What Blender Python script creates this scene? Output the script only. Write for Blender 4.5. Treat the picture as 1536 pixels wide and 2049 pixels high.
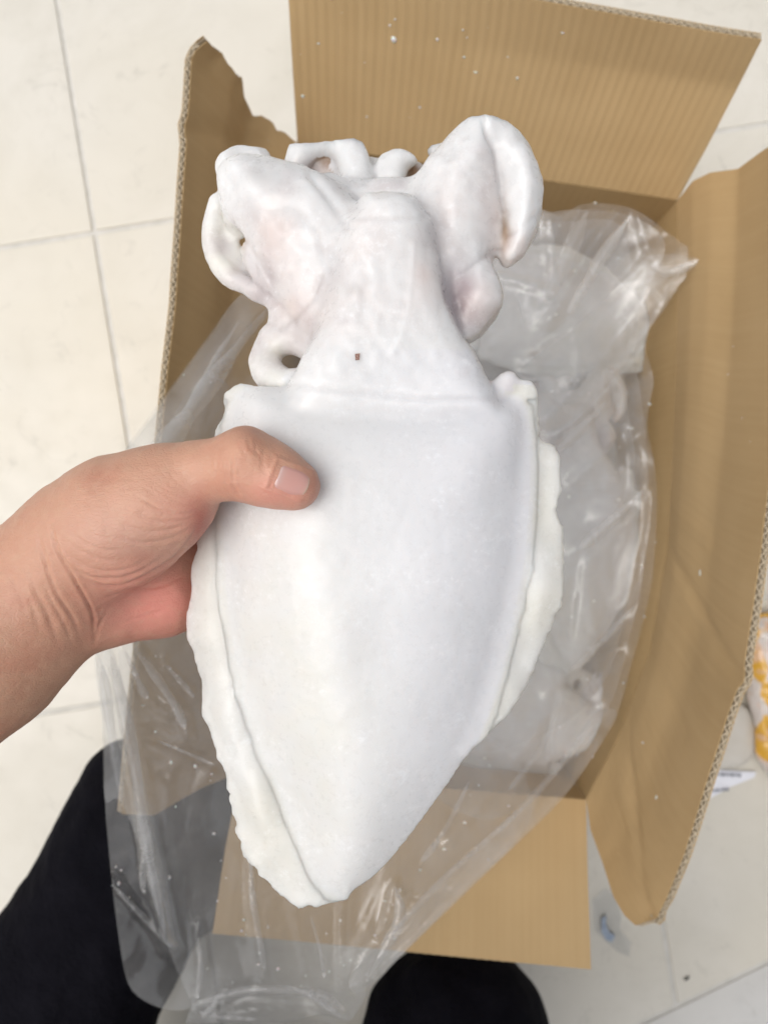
import bpy, math, random
import numpy as np
from mathutils import Vector, Matrix
from mathutils.geometry import delaunay_2d_cdt

sc = bpy.context.scene
for o in list(bpy.data.objects):
    bpy.data.objects.remove(o)
random.seed(7)
rng = np.random.default_rng(11)

# ------------------------------------------------------------------ camera, sky, sun, exposure
CAM_H = 0.94                     # metres above the floor, looking straight down
FPX, CX, CY = 1463.0, 768.0, 1024.5   # lens in pixels of the 1536 x 2049 photograph
cam = bpy.data.cameras.new('camera')
cam.sensor_fit = 'VERTICAL'
cam.sensor_height = 24.0
cam.lens = 24.0 * FPX / 2049.0
cam.clip_start, cam.clip_end = 0.01, 100
cam.dof.use_dof = True
cam.dof.focus_distance = 0.305
cam.dof.aperture_fstop = 6.2
cam_o = bpy.data.objects.new('camera', cam)
sc.collection.objects.link(cam_o)
cam_o.location = (0, 0, CAM_H)
cam_o.rotation_euler = (0, 0, 0)
sc.camera = cam_o

SUN_ELEV, SUN_AZ = math.radians(66), math.radians(192)   # azimuth from +x, counter-clockwise
world = bpy.data.worlds.new('World')
sc.world = world
world.use_nodes = True
wn = world.node_tree.nodes
wl = world.node_tree.links
wn.clear()
sky = wn.new('ShaderNodeTexSky')
sky.sky_type = 'NISHITA'
sky.sun_disc = False
sky.sun_elevation = SUN_ELEV
sky.sun_rotation = math.pi / 2 - SUN_AZ
sky.air_density = 1.0
sky.dust_density = 6.0
sky.ozone_density = 1.0
hs = wn.new('ShaderNodeHueSaturation')
hs.inputs['Saturation'].default_value = 0.22
bg = wn.new('ShaderNodeBackground')
bg.inputs['Strength'].default_value = 0.15
wo = wn.new('ShaderNodeOutputWorld')
wl.new(sky.outputs[0], hs.inputs['Color'])
wl.new(hs.outputs[0], bg.inputs['Color'])
wl.new(bg.outputs[0], wo.inputs['Surface'])

sun = bpy.data.lights.new('sun', 'SUN')
sun.energy = 0.65
sun.angle = math.radians(50)
sun.color = (1.0, 0.965, 0.91)
sun_o = bpy.data.objects.new('sun', sun)
sc.collection.objects.link(sun_o)
sd = Vector((math.cos(SUN_ELEV) * math.cos(SUN_AZ), math.cos(SUN_ELEV) * math.sin(SUN_AZ), math.sin(SUN_ELEV)))
sun_o.rotation_euler = sd.to_track_quat('Z', 'Y').to_euler()
sun_o.location = sd * 5

sc.view_settings.view_transform = 'Standard'
sc.view_settings.look = 'None'
sc.view_settings.exposure = 0.04
sc.view_settings.gamma = 1.0
sc.view_settings.use_curve_mapping = False
sc.render.engine = 'CYCLES'
sc.cycles.use_denoising = True
sc.cycles.max_bounces = 8
sc.cycles.transparent_max_bounces = 24
sc.cycles.caustics_reflective = False
sc.cycles.caustics_refractive = False

# ------------------------------------------------------------------ helpers
def P(u, v, z):
    """where a thing seen at photograph pixel (u, v) stands when its height is z"""
    d = CAM_H - z
    return np.array(((u - CX) / FPX * d, (CY - v) / FPX * d, z))

def PP(pts):
    return np.array([P(*p) for p in pts])

def tag(o, label=None, cat=None, group=None, kind=None):
    if label: o['label'] = label
    if cat: o['category'] = cat
    if group: o['group'] = group
    if kind: o['kind'] = kind
    return o

def link(o, parent=None):
    sc.collection.objects.link(o)
    if parent is not None:
        o.parent = parent
        o.matrix_parent_inverse = parent.matrix_world.inverted() if parent.type != 'EMPTY' else Matrix.Translation(-parent.location)
    return o

def empty(name, loc):
    o = bpy.data.objects.new(name, None)
    o.empty_display_size = 0.02
    o.location = loc
    sc.collection.objects.link(o)
    return o

def mesh_from(name, V, faces, mat=None, smooth=True, col=None, uv=None):
    """faces: (N,4) or (N,3) int array"""
    me = bpy.data.meshes.new(name)
    V = np.asarray(V, np.float32)
    faces = np.asarray(faces, np.int32)
    n, k = faces.shape
    me.vertices.add(len(V)); me.vertices.foreach_set('co', V.ravel())
    me.loops.add(n * k); me.loops.foreach_set('vertex_index', faces.ravel())
    me.polygons.add(n)
    me.polygons.foreach_set('loop_start', np.arange(0, n * k, k, dtype=np.int32))
    me.update(calc_edges=True)
    me.polygons.foreach_set('use_smooth', np.full(n, smooth, bool))
    if col is not None:
        a = me.color_attributes.new('Col', 'FLOAT_COLOR', 'POINT')
        c = np.ones((len(V), 4), np.float32); c[:, :3] = col
        a.data.foreach_set('color', c.ravel())
    if uv is not None:
        l = me.uv_layers.new(name='UVMap')
        l.data.foreach_set('uv', np.asarray(uv, np.float32)[faces.ravel()].ravel())
    if mat: me.materials.append(mat)
    me.validate()
    me.update()
    return me

def add(name, V, faces, mat, parent=None, smooth=True, col=None, uv=None):
    o = bpy.data.objects.new(name, mesh_from(name, V, faces, mat, smooth, col, uv))
    return link(o, parent)

class MB:
    """collects polygons into one mesh"""
    def __init__(s): s.V = []; s.Fc = []
    def grid(s, G):
        """G: (n, m, 3) points"""
        n, m = G.shape[:2]
        b = len(s.V)
        s.V.extend(map(tuple, G.reshape(-1, 3)))
        for i in range(n - 1):
            for j in range(m - 1):
                s.Fc.append((b + i * m + j, b + (i + 1) * m + j, b + (i + 1) * m + j + 1, b + i * m + j + 1))
    def prism(s, top, bottom):
        b = len(s.V); n = len(top)
        s.V.extend(map(tuple, top)); s.V.extend(map(tuple, bottom))
        s.Fc.append(tuple(range(b, b + n)))
        s.Fc.append(tuple(range(b + 2 * n - 1, b + n - 1, -1)))
        for i in range(n):
            j = (i + 1) % n
            s.Fc.append((b + i, b + n + i, b + n + j, b + j))
    def build(s, name, mat, parent=None, smooth=False):
        me = bpy.data.meshes.new(name)
        me.from_pydata(s.V, [], s.Fc)
        if mat: me.materials.append(mat)
        me.polygons.foreach_set('use_smooth', [smooth] * len(me.polygons))
        me.update()
        return link(bpy.data.objects.new(name, me), parent)

# ---- value noise
def _hash(i, j, k, s):
    h = (i * 374761393 + j * 668265263 + k * 2147483647 + s * 974634777) & 0xFFFFFFFF
    h = ((h ^ (h >> 13)) * 1274126177) & 0xFFFFFFFF
    return ((h ^ (h >> 16)) & 0xFFFF) / 32767.5 - 1.0

def vnoise(p, scale, seed=0):
    q = np.asarray(p, np.float64) * scale
    i = np.floor(q).astype(np.int64); f = q - i; f = f * f * (3 - 2 * f)
    r = 0
    for dx in (0, 1):
        for dy in (0, 1):
            for dz in (0, 1):
                w = (f[:, 0] if dx else 1 - f[:, 0]) * (f[:, 1] if dy else 1 - f[:, 1]) * (f[:, 2] if dz else 1 - f[:, 2])
                r = r + w * _hash(i[:, 0] + dx, i[:, 1] + dy, i[:, 2] + dz, seed)
    return r

# ---- curves
def spline(pts, n=6, closed=True):
    pts = np.asarray(pts, float); N = len(pts); out = []
    rngi = range(N) if closed else range(N - 1)
    for i in rngi:
        if closed:
            p0, p1, p2, p3 = pts[(i - 1) % N], pts[i], pts[(i + 1) % N], pts[(i + 2) % N]
        else:
            p0, p1, p2, p3 = pts[max(i - 1, 0)], pts[i], pts[i + 1], pts[min(i + 2, N - 1)]
        for t in np.arange(n) / n:
            out.append(.5 * (2 * p1 + (p2 - p0) * t + (2 * p0 - 5 * p1 + 4 * p2 - p3) * t * t + (3 * p1 - p0 - 3 * p2 + p3) * t ** 3))
    if not closed: out.append(pts[-1])
    return np.array(out)

def resample(pts, n):
    pts = np.asarray(pts, float)
    d = np.r_[0, np.cumsum(np.linalg.norm(np.diff(pts, axis=0), axis=1))]
    t = np.linspace(0, d[-1], n)
    return np.stack([np.interp(t, d, pts[:, k]) for k in range(pts.shape[1])], 1)

def dist_polyline(q, pts):
    """q (N,2), pts list of 2-D points -> distance"""
    pts = np.asarray(pts, float); d = np.full(len(q), 1e9)
    for a, b in zip(pts[:-1], pts[1:]):
        ab = b - a
        t = np.clip(((q - a) @ ab) / max(ab @ ab, 1e-9), 0, 1)
        d = np.minimum(d, np.linalg.norm(q - a - t[:, None] * ab, axis=1))
    return d

# ---- implicit surfaces
class Field:
    def __init__(s, lo, hi, h):
        s.lo = np.array(lo, np.float32); s.h = h
        s.n = np.ceil((np.array(hi) - s.lo) / h).astype(int) + 1
        s.x = (s.lo[0] + h * np.arange(s.n[0])).astype(np.float32)[:, None, None]
        s.y = (s.lo[1] + h * np.arange(s.n[1])).astype(np.float32)[None, :, None]
        s.z = (s.lo[2] + h * np.arange(s.n[2])).astype(np.float32)[None, None, :]
        s.f = np.full(tuple(s.n), 1.0, np.float32)
    def smin(s, d, k):
        if k <= 0:
            s.f = np.minimum(s.f, d)
        else:
            h = np.clip(.5 + .5 * (s.f - d) / np.float32(k), 0, 1)
            s.f = s.f * (1 - h) + d * h - np.float32(k) * h * (1 - h)
    def cone(s, a, b, ra, rb, zs=1.0):
        a = np.asarray(a, np.float32); b = np.asarray(b, np.float32); ab = b - a
        px, py, pz = s.x - a[0], s.y - a[1], s.z - a[2]
        t = np.clip((px * ab[0] + py * ab[1] + pz * ab[2]) / max(float(ab @ ab), 1e-9), 0, 1)
        return np.sqrt((px - t * ab[0]) ** 2 + (py - t * ab[1]) ** 2 + ((pz - t * ab[2]) * zs) ** 2) - (ra + (rb - ra) * t)
    def chain(s, pts, k=.004, zs=1.0):
        """pts: list of (x,y,z,r) -> field of the chain"""
        r = None
        for p, q in zip(pts[:-1], pts[1:]):
            d = s.cone(p[:3], q[:3], p[3], q[3], zs)
            if r is None: r = d
            else:
                h = np.clip(.5 + .5 * (r - d) / np.float32(k), 0, 1)
                r = r * (1 - h) + d * h - np.float32(k) * h * (1 - h)
        return r
    def poly2(s, pts):
        """signed distance in the xy plane to a closed polygon (m,2)"""
        X, Y = np.broadcast_arrays(s.x[:, :, 0], s.y[:, :, 0])
        d = np.full(X.shape, 1e9, np.float64); ins = np.zeros(X.shape, bool)
        m = len(pts)
        for i in range(m):
            a = pts[i]; b = pts[(i + 1) % m]; e = b - a
            wx, wy = X - a[0], Y - a[1]
            t = np.clip((wx * e[0] + wy * e[1]) / max(e @ e, 1e-12), 0, 1)
            d = np.minimum(d, (wx - t * e[0]) ** 2 + (wy - t * e[1]) ** 2)
            c = ((a[1] > Y) != (b[1] > Y))
            if abs(e[1]) > 1e-12:
                ins ^= c & (X < a[0] + e[0] * (Y - a[1]) / e[1])
        return (np.where(ins, -1, 1) * np.sqrt(d)).astype(np.float32)
    def pillow(s, d2, R, half, zc):
        """a cushion over a polygon distance map: rounded over R from its outline"""
        R = np.broadcast_to(np.asarray(R, np.float32), d2.shape)
        q = np.maximum(0, (R + d2) / R)[:, :, None]
        zz = (s.z - np.broadcast_to(np.asarray(zc, np.float32), d2.shape)[:, :, None]) / np.float32(half)
        rr = np.sqrt(q * q + zz * zz)
        g = np.sqrt((q / R[:, :, None]) ** 2 + (zz / np.float32(half)) ** 2) + 1e-6
        return ((rr - 1) * rr / g).astype(np.float32)
    def mesh(s, smooth=2):
        f = s.f; n = s.n
        inside = f < 0
        c = [inside[dx:n[0] - 1 + dx, dy:n[1] - 1 + dy, dz:n[2] - 1 + dz] for dx in (0, 1) for dy in (0, 1) for dz in (0, 1)]
        cnt = sum(a.astype(np.int8) for a in c)
        act = np.argwhere((cnt > 0) & (cnt < 8))
        offs = np.array([(dx, dy, dz) for dx in (0, 1) for dy in (0, 1) for dz in (0, 1)])
        vals = np.stack([f[act[:, 0] + o[0], act[:, 1] + o[1], act[:, 2] + o[2]] for o in offs], 1)
        acc = np.zeros((len(act), 3)); num = np.zeros(len(act))
        for a in range(8):
            for b in range(a + 1, 8):
                if np.abs(offs[a] - offs[b]).sum() != 1: continue
                fa, fb = vals[:, a], vals[:, b]
                m = (fa < 0) != (fb < 0)
                t = fa[m] / (fa[m] - fb[m])
                acc[m] += offs[a] + t[:, None] * (offs[b] - offs[a]); num[m] += 1
        V = s.lo + s.h * (act + acc / num[:, None])
        idx = np.full(tuple(n - 1), -1, np.int64)
        idx[act[:, 0], act[:, 1], act[:, 2]] = np.arange(len(act))
        faces = []
        for ax in range(3):
            o1, o2 = [(1, 2), (2, 0), (0, 1)][ax]
            sl0 = [slice(0, n[k]) for k in range(3)]; sl1 = list(sl0)
            sl0[ax] = slice(0, n[ax] - 1); sl1[ax] = slice(1, n[ax])
            A, B = inside[tuple(sl0)], inside[tuple(sl1)]
            e = np.argwhere(A != B)
            ok = (e[:, o1] > 0) & (e[:, o2] > 0) & (e[:, o1] < n[o1] - 1) & (e[:, o2] < n[o2] - 1)
            e = e[ok]
            flip = A[e[:, 0], e[:, 1], e[:, 2]]
            def cell(d1, d2):
                q = e.copy(); q[:, o1] += d1; q[:, o2] += d2
                return idx[q[:, 0], q[:, 1], q[:, 2]]
            q = np.stack([cell(-1, -1), cell(0, -1), cell(0, 0), cell(-1, 0)], 1)
            q[~flip] = q[~flip][:, ::-1]
            faces.append(q)
        Fq = np.concatenate(faces)
        Fq = Fq[(Fq >= 0).all(1)]
        for _ in range(smooth):
            V = lap(V, Fq, .5)
        return V, Fq

def lap(V, Fq, w):
    acc = np.zeros_like(V); num = np.zeros(len(V))
    k = Fq.shape[1]
    for i in range(k):
        a, b = Fq[:, i], Fq[:, (i + 1) % k]
        for j in range(3):
            acc[:, j] += np.bincount(a, V[b, j], len(V)) + np.bincount(b, V[a, j], len(V))
        num += np.bincount(a, minlength=len(V)) + np.bincount(b, minlength=len(V))
    return V * (1 - w) + w * acc / np.maximum(num, 1)[:, None]

def vnormals(V, Fq):
    a, b, c, d = (V[Fq[:, i]] for i in range(4))
    fn = np.cross(c - a, d - b)
    N = np.zeros_like(V)
    for i in range(4):
        for j in range(3):
            N[:, j] += np.bincount(Fq[:, i], fn[:, j], len(V))
    return N / np.maximum(np.linalg.norm(N, axis=1), 1e-12)[:, None]

def subdivide(V, Fq):
    """each quad becomes four (smooth positions follow from lap afterwards)"""
    E = np.concatenate([np.stack([Fq[:, i], Fq[:, (i + 1) % 4]], 1) for i in range(4)])
    Es = np.sort(E, 1)
    key, inv = np.unique(Es[:, 0].astype(np.int64) * len(V) + Es[:, 1], return_inverse=True)
    mid = .5 * (V[key // len(V)] + V[key % len(V)])
    cen = V[Fq].mean(1)
    n0, n1, m = len(V), len(V) + len(mid), len(Fq)
    e = (inv + n0).reshape(4, m)
    cidx = n1 + np.arange(m)
    q = [np.stack([Fq[:, i], e[i], cidx, e[(i + 3) % 4]], 1) for i in range(4)]
    return np.concatenate([V, mid, cen]), np.concatenate(q)

def to_px(V):
    d = CAM_H - V[:, 2]
    return np.stack([CX + V[:, 0] / d * FPX, CY - V[:, 1] / d * FPX], 1)

def srgb(r, g, b):
    f = lambda c: (c / 255 / 12.92) if c / 255 <= .04045 else ((c / 255 + .055) / 1.055) ** 2.4
    return np.array([f(r), f(g), f(b)])

# ------------------------------------------------------------------ materials
class Mat:
    def __init__(s, name):
        s.m = bpy.data.materials.new(name); s.m.use_nodes = True
        s.n = s.m.node_tree.nodes; s.l = s.m.node_tree.links
        s.b = s.n['Principled BSDF']; s.out = s.n['Material Output']
    def node(s, t, **kw):
        o = s.n.new(t)
        for k, v in kw.items():
            if k in o.inputs.keys(): o.inputs[k].default_value = v
            else: setattr(o, k, v)
        return o
    def set(s, **kw):
        for k, v in kw.items(): s.b.inputs[k.replace('_', ' ')].default_value = v
        return s
    def coord(s, kind='Object'):
        return s.node('ShaderNodeTexCoord').outputs[kind]
    def noise(s, scale, detail=4, rough=.55, vec=None, dist=0):
        t = s.node('ShaderNodeTexNoise'); t.inputs['Scale'].default_value = scale
        t.inputs['Detail'].default_value = detail; t.inputs['Roughness'].default_value = rough
        t.inputs['Distortion'].default_value = dist
        s.l.new(vec if vec is not None else s.coord(), t.inputs['Vector'])
        return t.outputs['Fac']
    def ramp(s, fac, stops):
        r = s.node('ShaderNodeValToRGB'); s.l.new(fac, r.inputs[0])
        el = r.color_ramp.elements
        while len(el) < len(stops): el.new(.5)
        for e, (p, c) in zip(el, stops):
            e.position = p; e.color = (*c, 1) if len(c) == 3 else c
        return r.outputs[0]
    def mix(s, a, b, fac, mode='MIX'):
        m = s.node('ShaderNodeMix', data_type='RGBA', blend_type=mode)
        for inp, v in ((m.inputs[6], a), (m.inputs[7], b)):
            if hasattr(v, 'is_linked'): s.l.new(v, inp)
            else: inp.default_value = (*v, 1)
        if hasattr(fac, 'is_linked'): s.l.new(fac, m.inputs[0])
        else: m.inputs[0].default_value = fac
        return m.outputs[2]
    def math(s, op, a, b=0.0, clamp=False):
        m = s.node('ShaderNodeMath', operation=op, use_clamp=clamp)
        for i, v in enumerate((a, b)):
            if hasattr(v, 'is_linked'): s.l.new(v, m.inputs[i])
            else: m.inputs[i].default_value = v
        return m.outputs[0]
    def bump(s, h, strength, dist, prev=None):
        b = s.node('ShaderNodeBump'); b.inputs['Strength'].default_value = strength
        b.inputs['Distance'].default_value = dist
        s.l.new(h, b.inputs['Height'])
        if prev is not None: s.l.new(prev, b.inputs['Normal'])
        return b.outputs[0]
    def col(s, c): s.l.new(c, s.b.inputs['Base Color']); return s
    def inp(s, name, v): s.l.new(v, s.b.inputs[name]); return s

def attr(m):
    a = m.node('ShaderNodeAttribute'); a.attribute_name = 'Col'
    return a.outputs['Color']

# floor tile: cream glazed porcelain with faint clouds and scuffs
def tile_mat(name, base, dark, seed):
    m = Mat(name)
    geo = m.node('ShaderNodeNewGeometry').outputs['Position']
    mp = m.node('ShaderNodeMapping'); mp.inputs['Location'].default_value = (seed, seed * .7, 0)
    m.l.new(geo, mp.inputs['Vector']); v = mp.outputs[0]
    n1 = m.noise(7, 6, .6, v, .6); n2 = m.noise(38, 5, .65, v); n3 = m.noise(2.2, 3, .5, v)
    c = m.mix(base, dark, m.ramp(n1, [(.40, (0, 0, 0)), (.70, (.85, .85, .85))]))
    c = m.mix(c, tuple(np.array(dark) * .9), m.ramp(n2, [(.55, (0, 0, 0)), (.8, (.35, .35, .35))]))
    c = m.mix(c, tuple(np.array(base) * np.array((1.0, .97, .9))), m.ramp(n3, [(.4, (0, 0, 0)), (.7, (.7, .7, .7))]))
    n4 = m.noise(15, 8, .75, v, 1.5)
    c = m.mix(c, (.30, .28, .24), m.ramp(n4, [(.57, (0, 0, 0)), (.75, (.42, .42, .42))]))
    m.col(c); m.set(Roughness=.38, IOR=1.45)
    m.inp('Roughness', m.ramp(n2, [(.3, (.30,) * 3), (.7, (.48,) * 3)]))
    m.inp('Normal', m.bump(n1, .12, .004))
    return m.m
M_TILE = tile_mat('cream_tile', (.655, .625, .56), (.575, .545, .475), 0)
M_TILE2 = tile_mat('grey_white_tile', (.62, .61, .59), (.55, .54, .52), 4)
m = Mat('grout'); m.col(m.ramp(m.noise(60, 5), [(.3, (.54, .525, .48)), (.7, (.64, .62, .58))])); m.set(Roughness=.9); M_GROUT = m.m

# kraft corrugated board: washboard ripple across the flutes
def kraft(name, ripple=True, tint=(1, 1, 1), rib=.10):
    m = Mat(name)
    uv = m.coord('UV')
    fib = m.node('ShaderNodeMapping'); fib.inputs['Scale'].default_value = (1, 1, 1)
    m.l.new(uv, fib.inputs['Vector'])
    n1 = m.noise(9, 4, .5, fib.outputs[0]); n2 = m.noise(900, 3, .6, fib.outputs[0])
    mp2 = m.node('ShaderNodeMapping'); mp2.inputs['Scale'].default_value = (150, 1.2, 1)
    m.l.new(uv, mp2.inputs['Vector'])
    n3 = m.noise(1, 4, .6, mp2.outputs[0])
    b1 = tuple(np.array((.53, .37, .190)) * tint); b2 = tuple(np.array((.475, .325, .160)) * tint); b3 = tuple(np.array((.585, .42, .228)) * tint)
    c = m.mix(b1, b2, m.ramp(n1, [(.35, (0,) * 3), (.7, (1,) * 3)]))
    c = m.mix(c, b3, m.ramp(n3, [(.45, (0,) * 3), (.75, (.30,) * 3)]))
    c = m.mix(c, b2, m.ramp(n2, [(.5, (0,) * 3), (.8, (.35,) * 3)]))
    st = m.noise(3.2, 5, .65, fib.outputs[0], 1.2); sc_ = m.noise(26, 6, .75, fib.outputs[0], 2.5)
    c = m.mix(c, tuple(np.array(b2) * .80), m.ramp(st, [(.50, (0,) * 3), (.72, (.55,) * 3)]))
    c = m.mix(c, tuple(np.minimum(np.array(b3) * 1.15, .8)), m.ramp(sc_, [(.64, (0,) * 3), (.74, (.35,) * 3)]))
    m.col(c); m.set(Roughness=.72)
    m.b.inputs['Specular IOR Level'].default_value = .3
    w = m.node('ShaderNodeTexWave', wave_type='BANDS', bands_direction='X')
    w.inputs['Scale'].default_value = 1 / .0078 * .5 / math.pi * math.pi / 10 * 2
    w.inputs['Scale'].default_value = (2 * math.pi / .0078) / 20.0
    w.inputs['Distortion'].default_value = .15; w.inputs['Detail'].default_value = 1.0; w.inputs['Detail Scale'].default_value = .4
    m.l.new(uv, w.inputs['Vector'])
    b = m.bump(w.outputs['Fac'], rib if ripple else 0, .0010)
    b = m.bump(n3, .18, .0015, b)
    b = m.bump(n1, .05, .004, b)
    m.inp('Normal', b)
    return m.m
M_KRAFT = kraft('kraft_liner')
M_KRAFT_RIB = kraft('kraft_ribbed', True, (1.02, 1.02, 1.02), .26)
M_KRAFT_IN = kraft('kraft_inner', True, (.93, .92, .88))
m = Mat('kraft_fluting'); m.col(m.ramp(m.noise(400, 3), [(.3, (.44, .36, .25)), (.7, (.56, .47, .34))])); m.set(Roughness=.85); M_FLUTE = m.m

# frozen flesh: translucent white with frost
def flesh(name, frost=1.0):
    m = Mat(name)
    co = m.coord('Object')
    n1 = m.noise(55, 6, .62, co, .4); n2 = m.noise(420, 5, .7, co); n3 = m.noise(330, 5, .7, co, .15); n4 = m.noise(1500, 2, .5, co)
    base = attr(m)
    fr = m.ramp(n3, [(.53, (0,) * 3), (.66, (.75,) * 3)])
    frb = m.math('MULTIPLY', fr, m.ramp(n1, [(.45, (0,) * 3), (.62, (1,) * 3)]))
    c = m.mix(base, (.92, .93, .95), m.math('MULTIPLY', frb, .40 * frost))
    m.col(c)
    m.set(Subsurface_Weight=1.0, Subsurface_Scale=.013, IOR=1.36)
    m.b.inputs['Subsurface Radius'].default_value = (1.0, .9, .85)
    m.inp('Roughness', m.ramp(n3, [(.36, (.20,) * 3), (.60, (.50,) * 3)]))
    m.b.inputs['Coat Weight'].default_value = .22
    m.inp('Coat Roughness', m.ramp(n1, [(.40, (.07,) * 3), (.60, (.34,) * 3)]))
    m.inp('Coat Normal', m.bump(n2, .10, .0004, m.bump(n1, .16, .0022)))
    b = m.bump(n1, .06, .0020)
    b = m.bump(n3, .05 * frost, .0008, b)
    b = m.bump(n2, .07 * frost, .0004, b)
    m.inp('Normal', b)
    return m.m
M_FLESH = flesh('frozen_flesh')
M_FIN = flesh('frozen_fin', 1.6)

# skin
m = Mat('skin')
co = m.coord('Object')
n1 = m.noise(45, 5, .6, co); n2 = m.noise(260, 4, .6, co)
c = m.mix(attr(m), (.40, .125, .085), m.ramp(n1, [(.48, (0,) * 3), (.72, (.30,) * 3)]))
c = m.mix(c, (.60, .40, .27), m.ramp(n2, [(.5, (0,) * 3), (.75, (.25,) * 3)]))
m.col(c)
m.set(Subsurface_Weight=.22, Subsurface_Scale=.006, Roughness=.47, IOR=1.42)
m.b.inputs['Subsurface Radius'].default_value = (1, .35, .2)
vo = m.node('ShaderNodeTexVoronoi', feature='DISTANCE_TO_EDGE'); vo.inputs['Scale'].default_value = 620
mp = m.node('ShaderNodeMapping'); mp.inputs['Scale'].default_value = (.6, 1.25, 1); mp.inputs['Rotation'].default_value = (0, 0, .5)
wv = m.node('ShaderNodeVectorMath', operation='ADD'); m.l.new(co, mp.inputs['Vector'])
m.l.new(mp.outputs[0], vo.inputs['Vector'])
b = m.bump(m.ramp(vo.outputs['Distance'], [(0, (0,) * 3), (.16, (1,) * 3)]), .20, .0006)
b = m.bump(n2, .22, .0007, b)
mp3 = m.node('ShaderNodeMapping'); mp3.inputs['Scale'].default_value = (90, 420, 200); mp3.inputs['Rotation'].default_value = (0, 0, -.9)
m.l.new(co, mp3.inputs['Vector'])
b = m.bump(m.noise(1, 3, .6, mp3.outputs[0], .6), .20, .0009, b)
m.inp('Normal', b)
M_SKIN = m.m
m = Mat('nail'); m.col(attr(m)); m.set(Roughness=.24, Subsurface_Weight=.15, Subsurface_Scale=.003); m.b.inputs['Coat Weight'].default_value = .15; m.b.inputs['Coat Roughness'].default_value = .25
mpn = m.node('ShaderNodeMapping'); mpn.inputs['Scale'].default_value = (200, 2400, 400); mpn.inputs['Rotation'].default_value = (0, 0, .35); m.l.new(m.coord(), mpn.inputs['Vector'])
m.inp('Normal', m.bump(m.noise(1, 2, .5, mpn.outputs[0]), .08, .0006)); M_NAIL = m.m

# trousers: almost black cloth
m = Mat('black_cloth')
n1 = m.noise(14, 5, .6); n2 = m.noise(900, 3)
m.col(m.ramp(n1, [(.3, (.0022, .0021, .004)), (.7, (.007, .0066, .010))])); m.set(Roughness=.9)
m.b.inputs['Specular IOR Level'].default_value = .08
b = m.bump(n1, .5, .02); b = m.bump(n2, .3, .0008, b); m.inp('Normal', b); M_CLOTH = m.m

# plastic film: hazy polythene
def film(name, haze, tint=(.92, .925, .93), rough=.16, noise_amt=.5):
    m = Mat(name); m.n.remove(m.b)
    co = m.coord('Object')
    n1 = m.noise(14, 6, .65, co, 1.0); n2 = m.noise(130, 5, .7, co, .5); n3 = m.noise(34, 5, .6, co, 2.0)
    tr = m.node('ShaderNodeBsdfTransparent'); tr.inputs['Color'].default_value = (.965, .968, .97, 1)
    df = m.node('ShaderNodeBsdfDiffuse'); df.inputs['Color'].default_value = (*tint, 1)
    tl = m.node('ShaderNodeBsdfTranslucent'); tl.inputs['Color'].default_value = (*tint, 1)
    gl = m.node('ShaderNodeBsdfGlossy'); gl.inputs['Roughness'].default_value = rough; gl.inputs['Color'].default_value = (1, 1, 1, 1)
    b = m.bump(n3, .10, .006)
    for x in (df, tl, gl): m.l.new(b, x.inputs['Normal'])
    a = m.node('ShaderNodeMixShader'); a.inputs[0].default_value = .45
    m.l.new(df.outputs[0], a.inputs[1]); m.l.new(tl.outputs[0], a.inputs[2])
    h = m.node('ShaderNodeMixShader')
    fac = m.math('MULTIPLY', m.ramp(n1, [(.3, (1 - noise_amt,) * 3), (.7, (1,) * 3)]), haze)
    sp = m.ramp(n2, [(.66, (0,) * 3), (.76, (.28,) * 3)])
    fac = m.math('ADD', fac, m.math('MULTIPLY', sp, haze), True)
    m.l.new(fac, h.inputs[0]); m.l.new(tr.outputs[0], h.inputs[1]); m.l.new(a.outputs[0], h.inputs[2])
    fr = m.node('ShaderNodeFresnel'); m.l.new(b, fr.inputs['Normal'])
    bf = m.node('ShaderNodeNewGeometry').outputs['Backfacing']
    m.l.new(m.math('ADD', m.math('MULTIPLY', bf, 1 / 1.52 - 1.52), 1.52), fr.inputs['IOR'])
    g = m.node('ShaderNodeMixShader'); m.l.new(fr.outputs[0], g.inputs[0]); m.l.new(h.outputs[0], g.inputs[1]); m.l.new(gl.outputs[0], g.inputs[2])
    m.l.new(g.outputs[0], m.out.inputs['Surface'])
    return m.m
M_FOLD_GLINT = film('fold_highlight_film', .36, (.95, .955, .96), rough=.12, noise_amt=.75)  # hazier film: dense folds plus the painted highlight streaks
M_FILM = film('hazy_film', .20, (.95, .955, .96), rough=.10)
m = Mat('ice'); m.set(Base_Color=(.80, .79, .77, 1), Roughness=.3, Subsurface_Weight=.3, Subsurface_Scale=.002); M_ICE = m.m

# ------------------------------------------------------------------ floor of tiles
ROT = math.radians(9.2)
ex = np.array((math.cos(ROT), math.sin(ROT))); ey = np.array((-math.sin(ROT), math.cos(ROT)))
TW, TH, GAP = .578, .60, .0058
org = P(190, 465, 0)[:2]
# the diagonal joint where a greyer border begins
b0, b1 = P(1290, 2045, 0)[:2], P(1536, 1925, 0)[:2]
bd = (b1 - b0) / np.linalg.norm(b1 - b0); bn = np.array((-bd[1], bd[0]))    # bn points to the cream side

def clip(poly, p, nrm):
    out = []
    for i in range(len(poly)):
        a, b = poly[i], poly[(i + 1) % len(poly)]
        da, db = (a - p) @ nrm, (b - p) @ nrm
        if da >= 0: out.append(a)
        if (da >= 0) != (db >= 0): out.append(a + (b - a) * da / (da - db))
    return out

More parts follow.
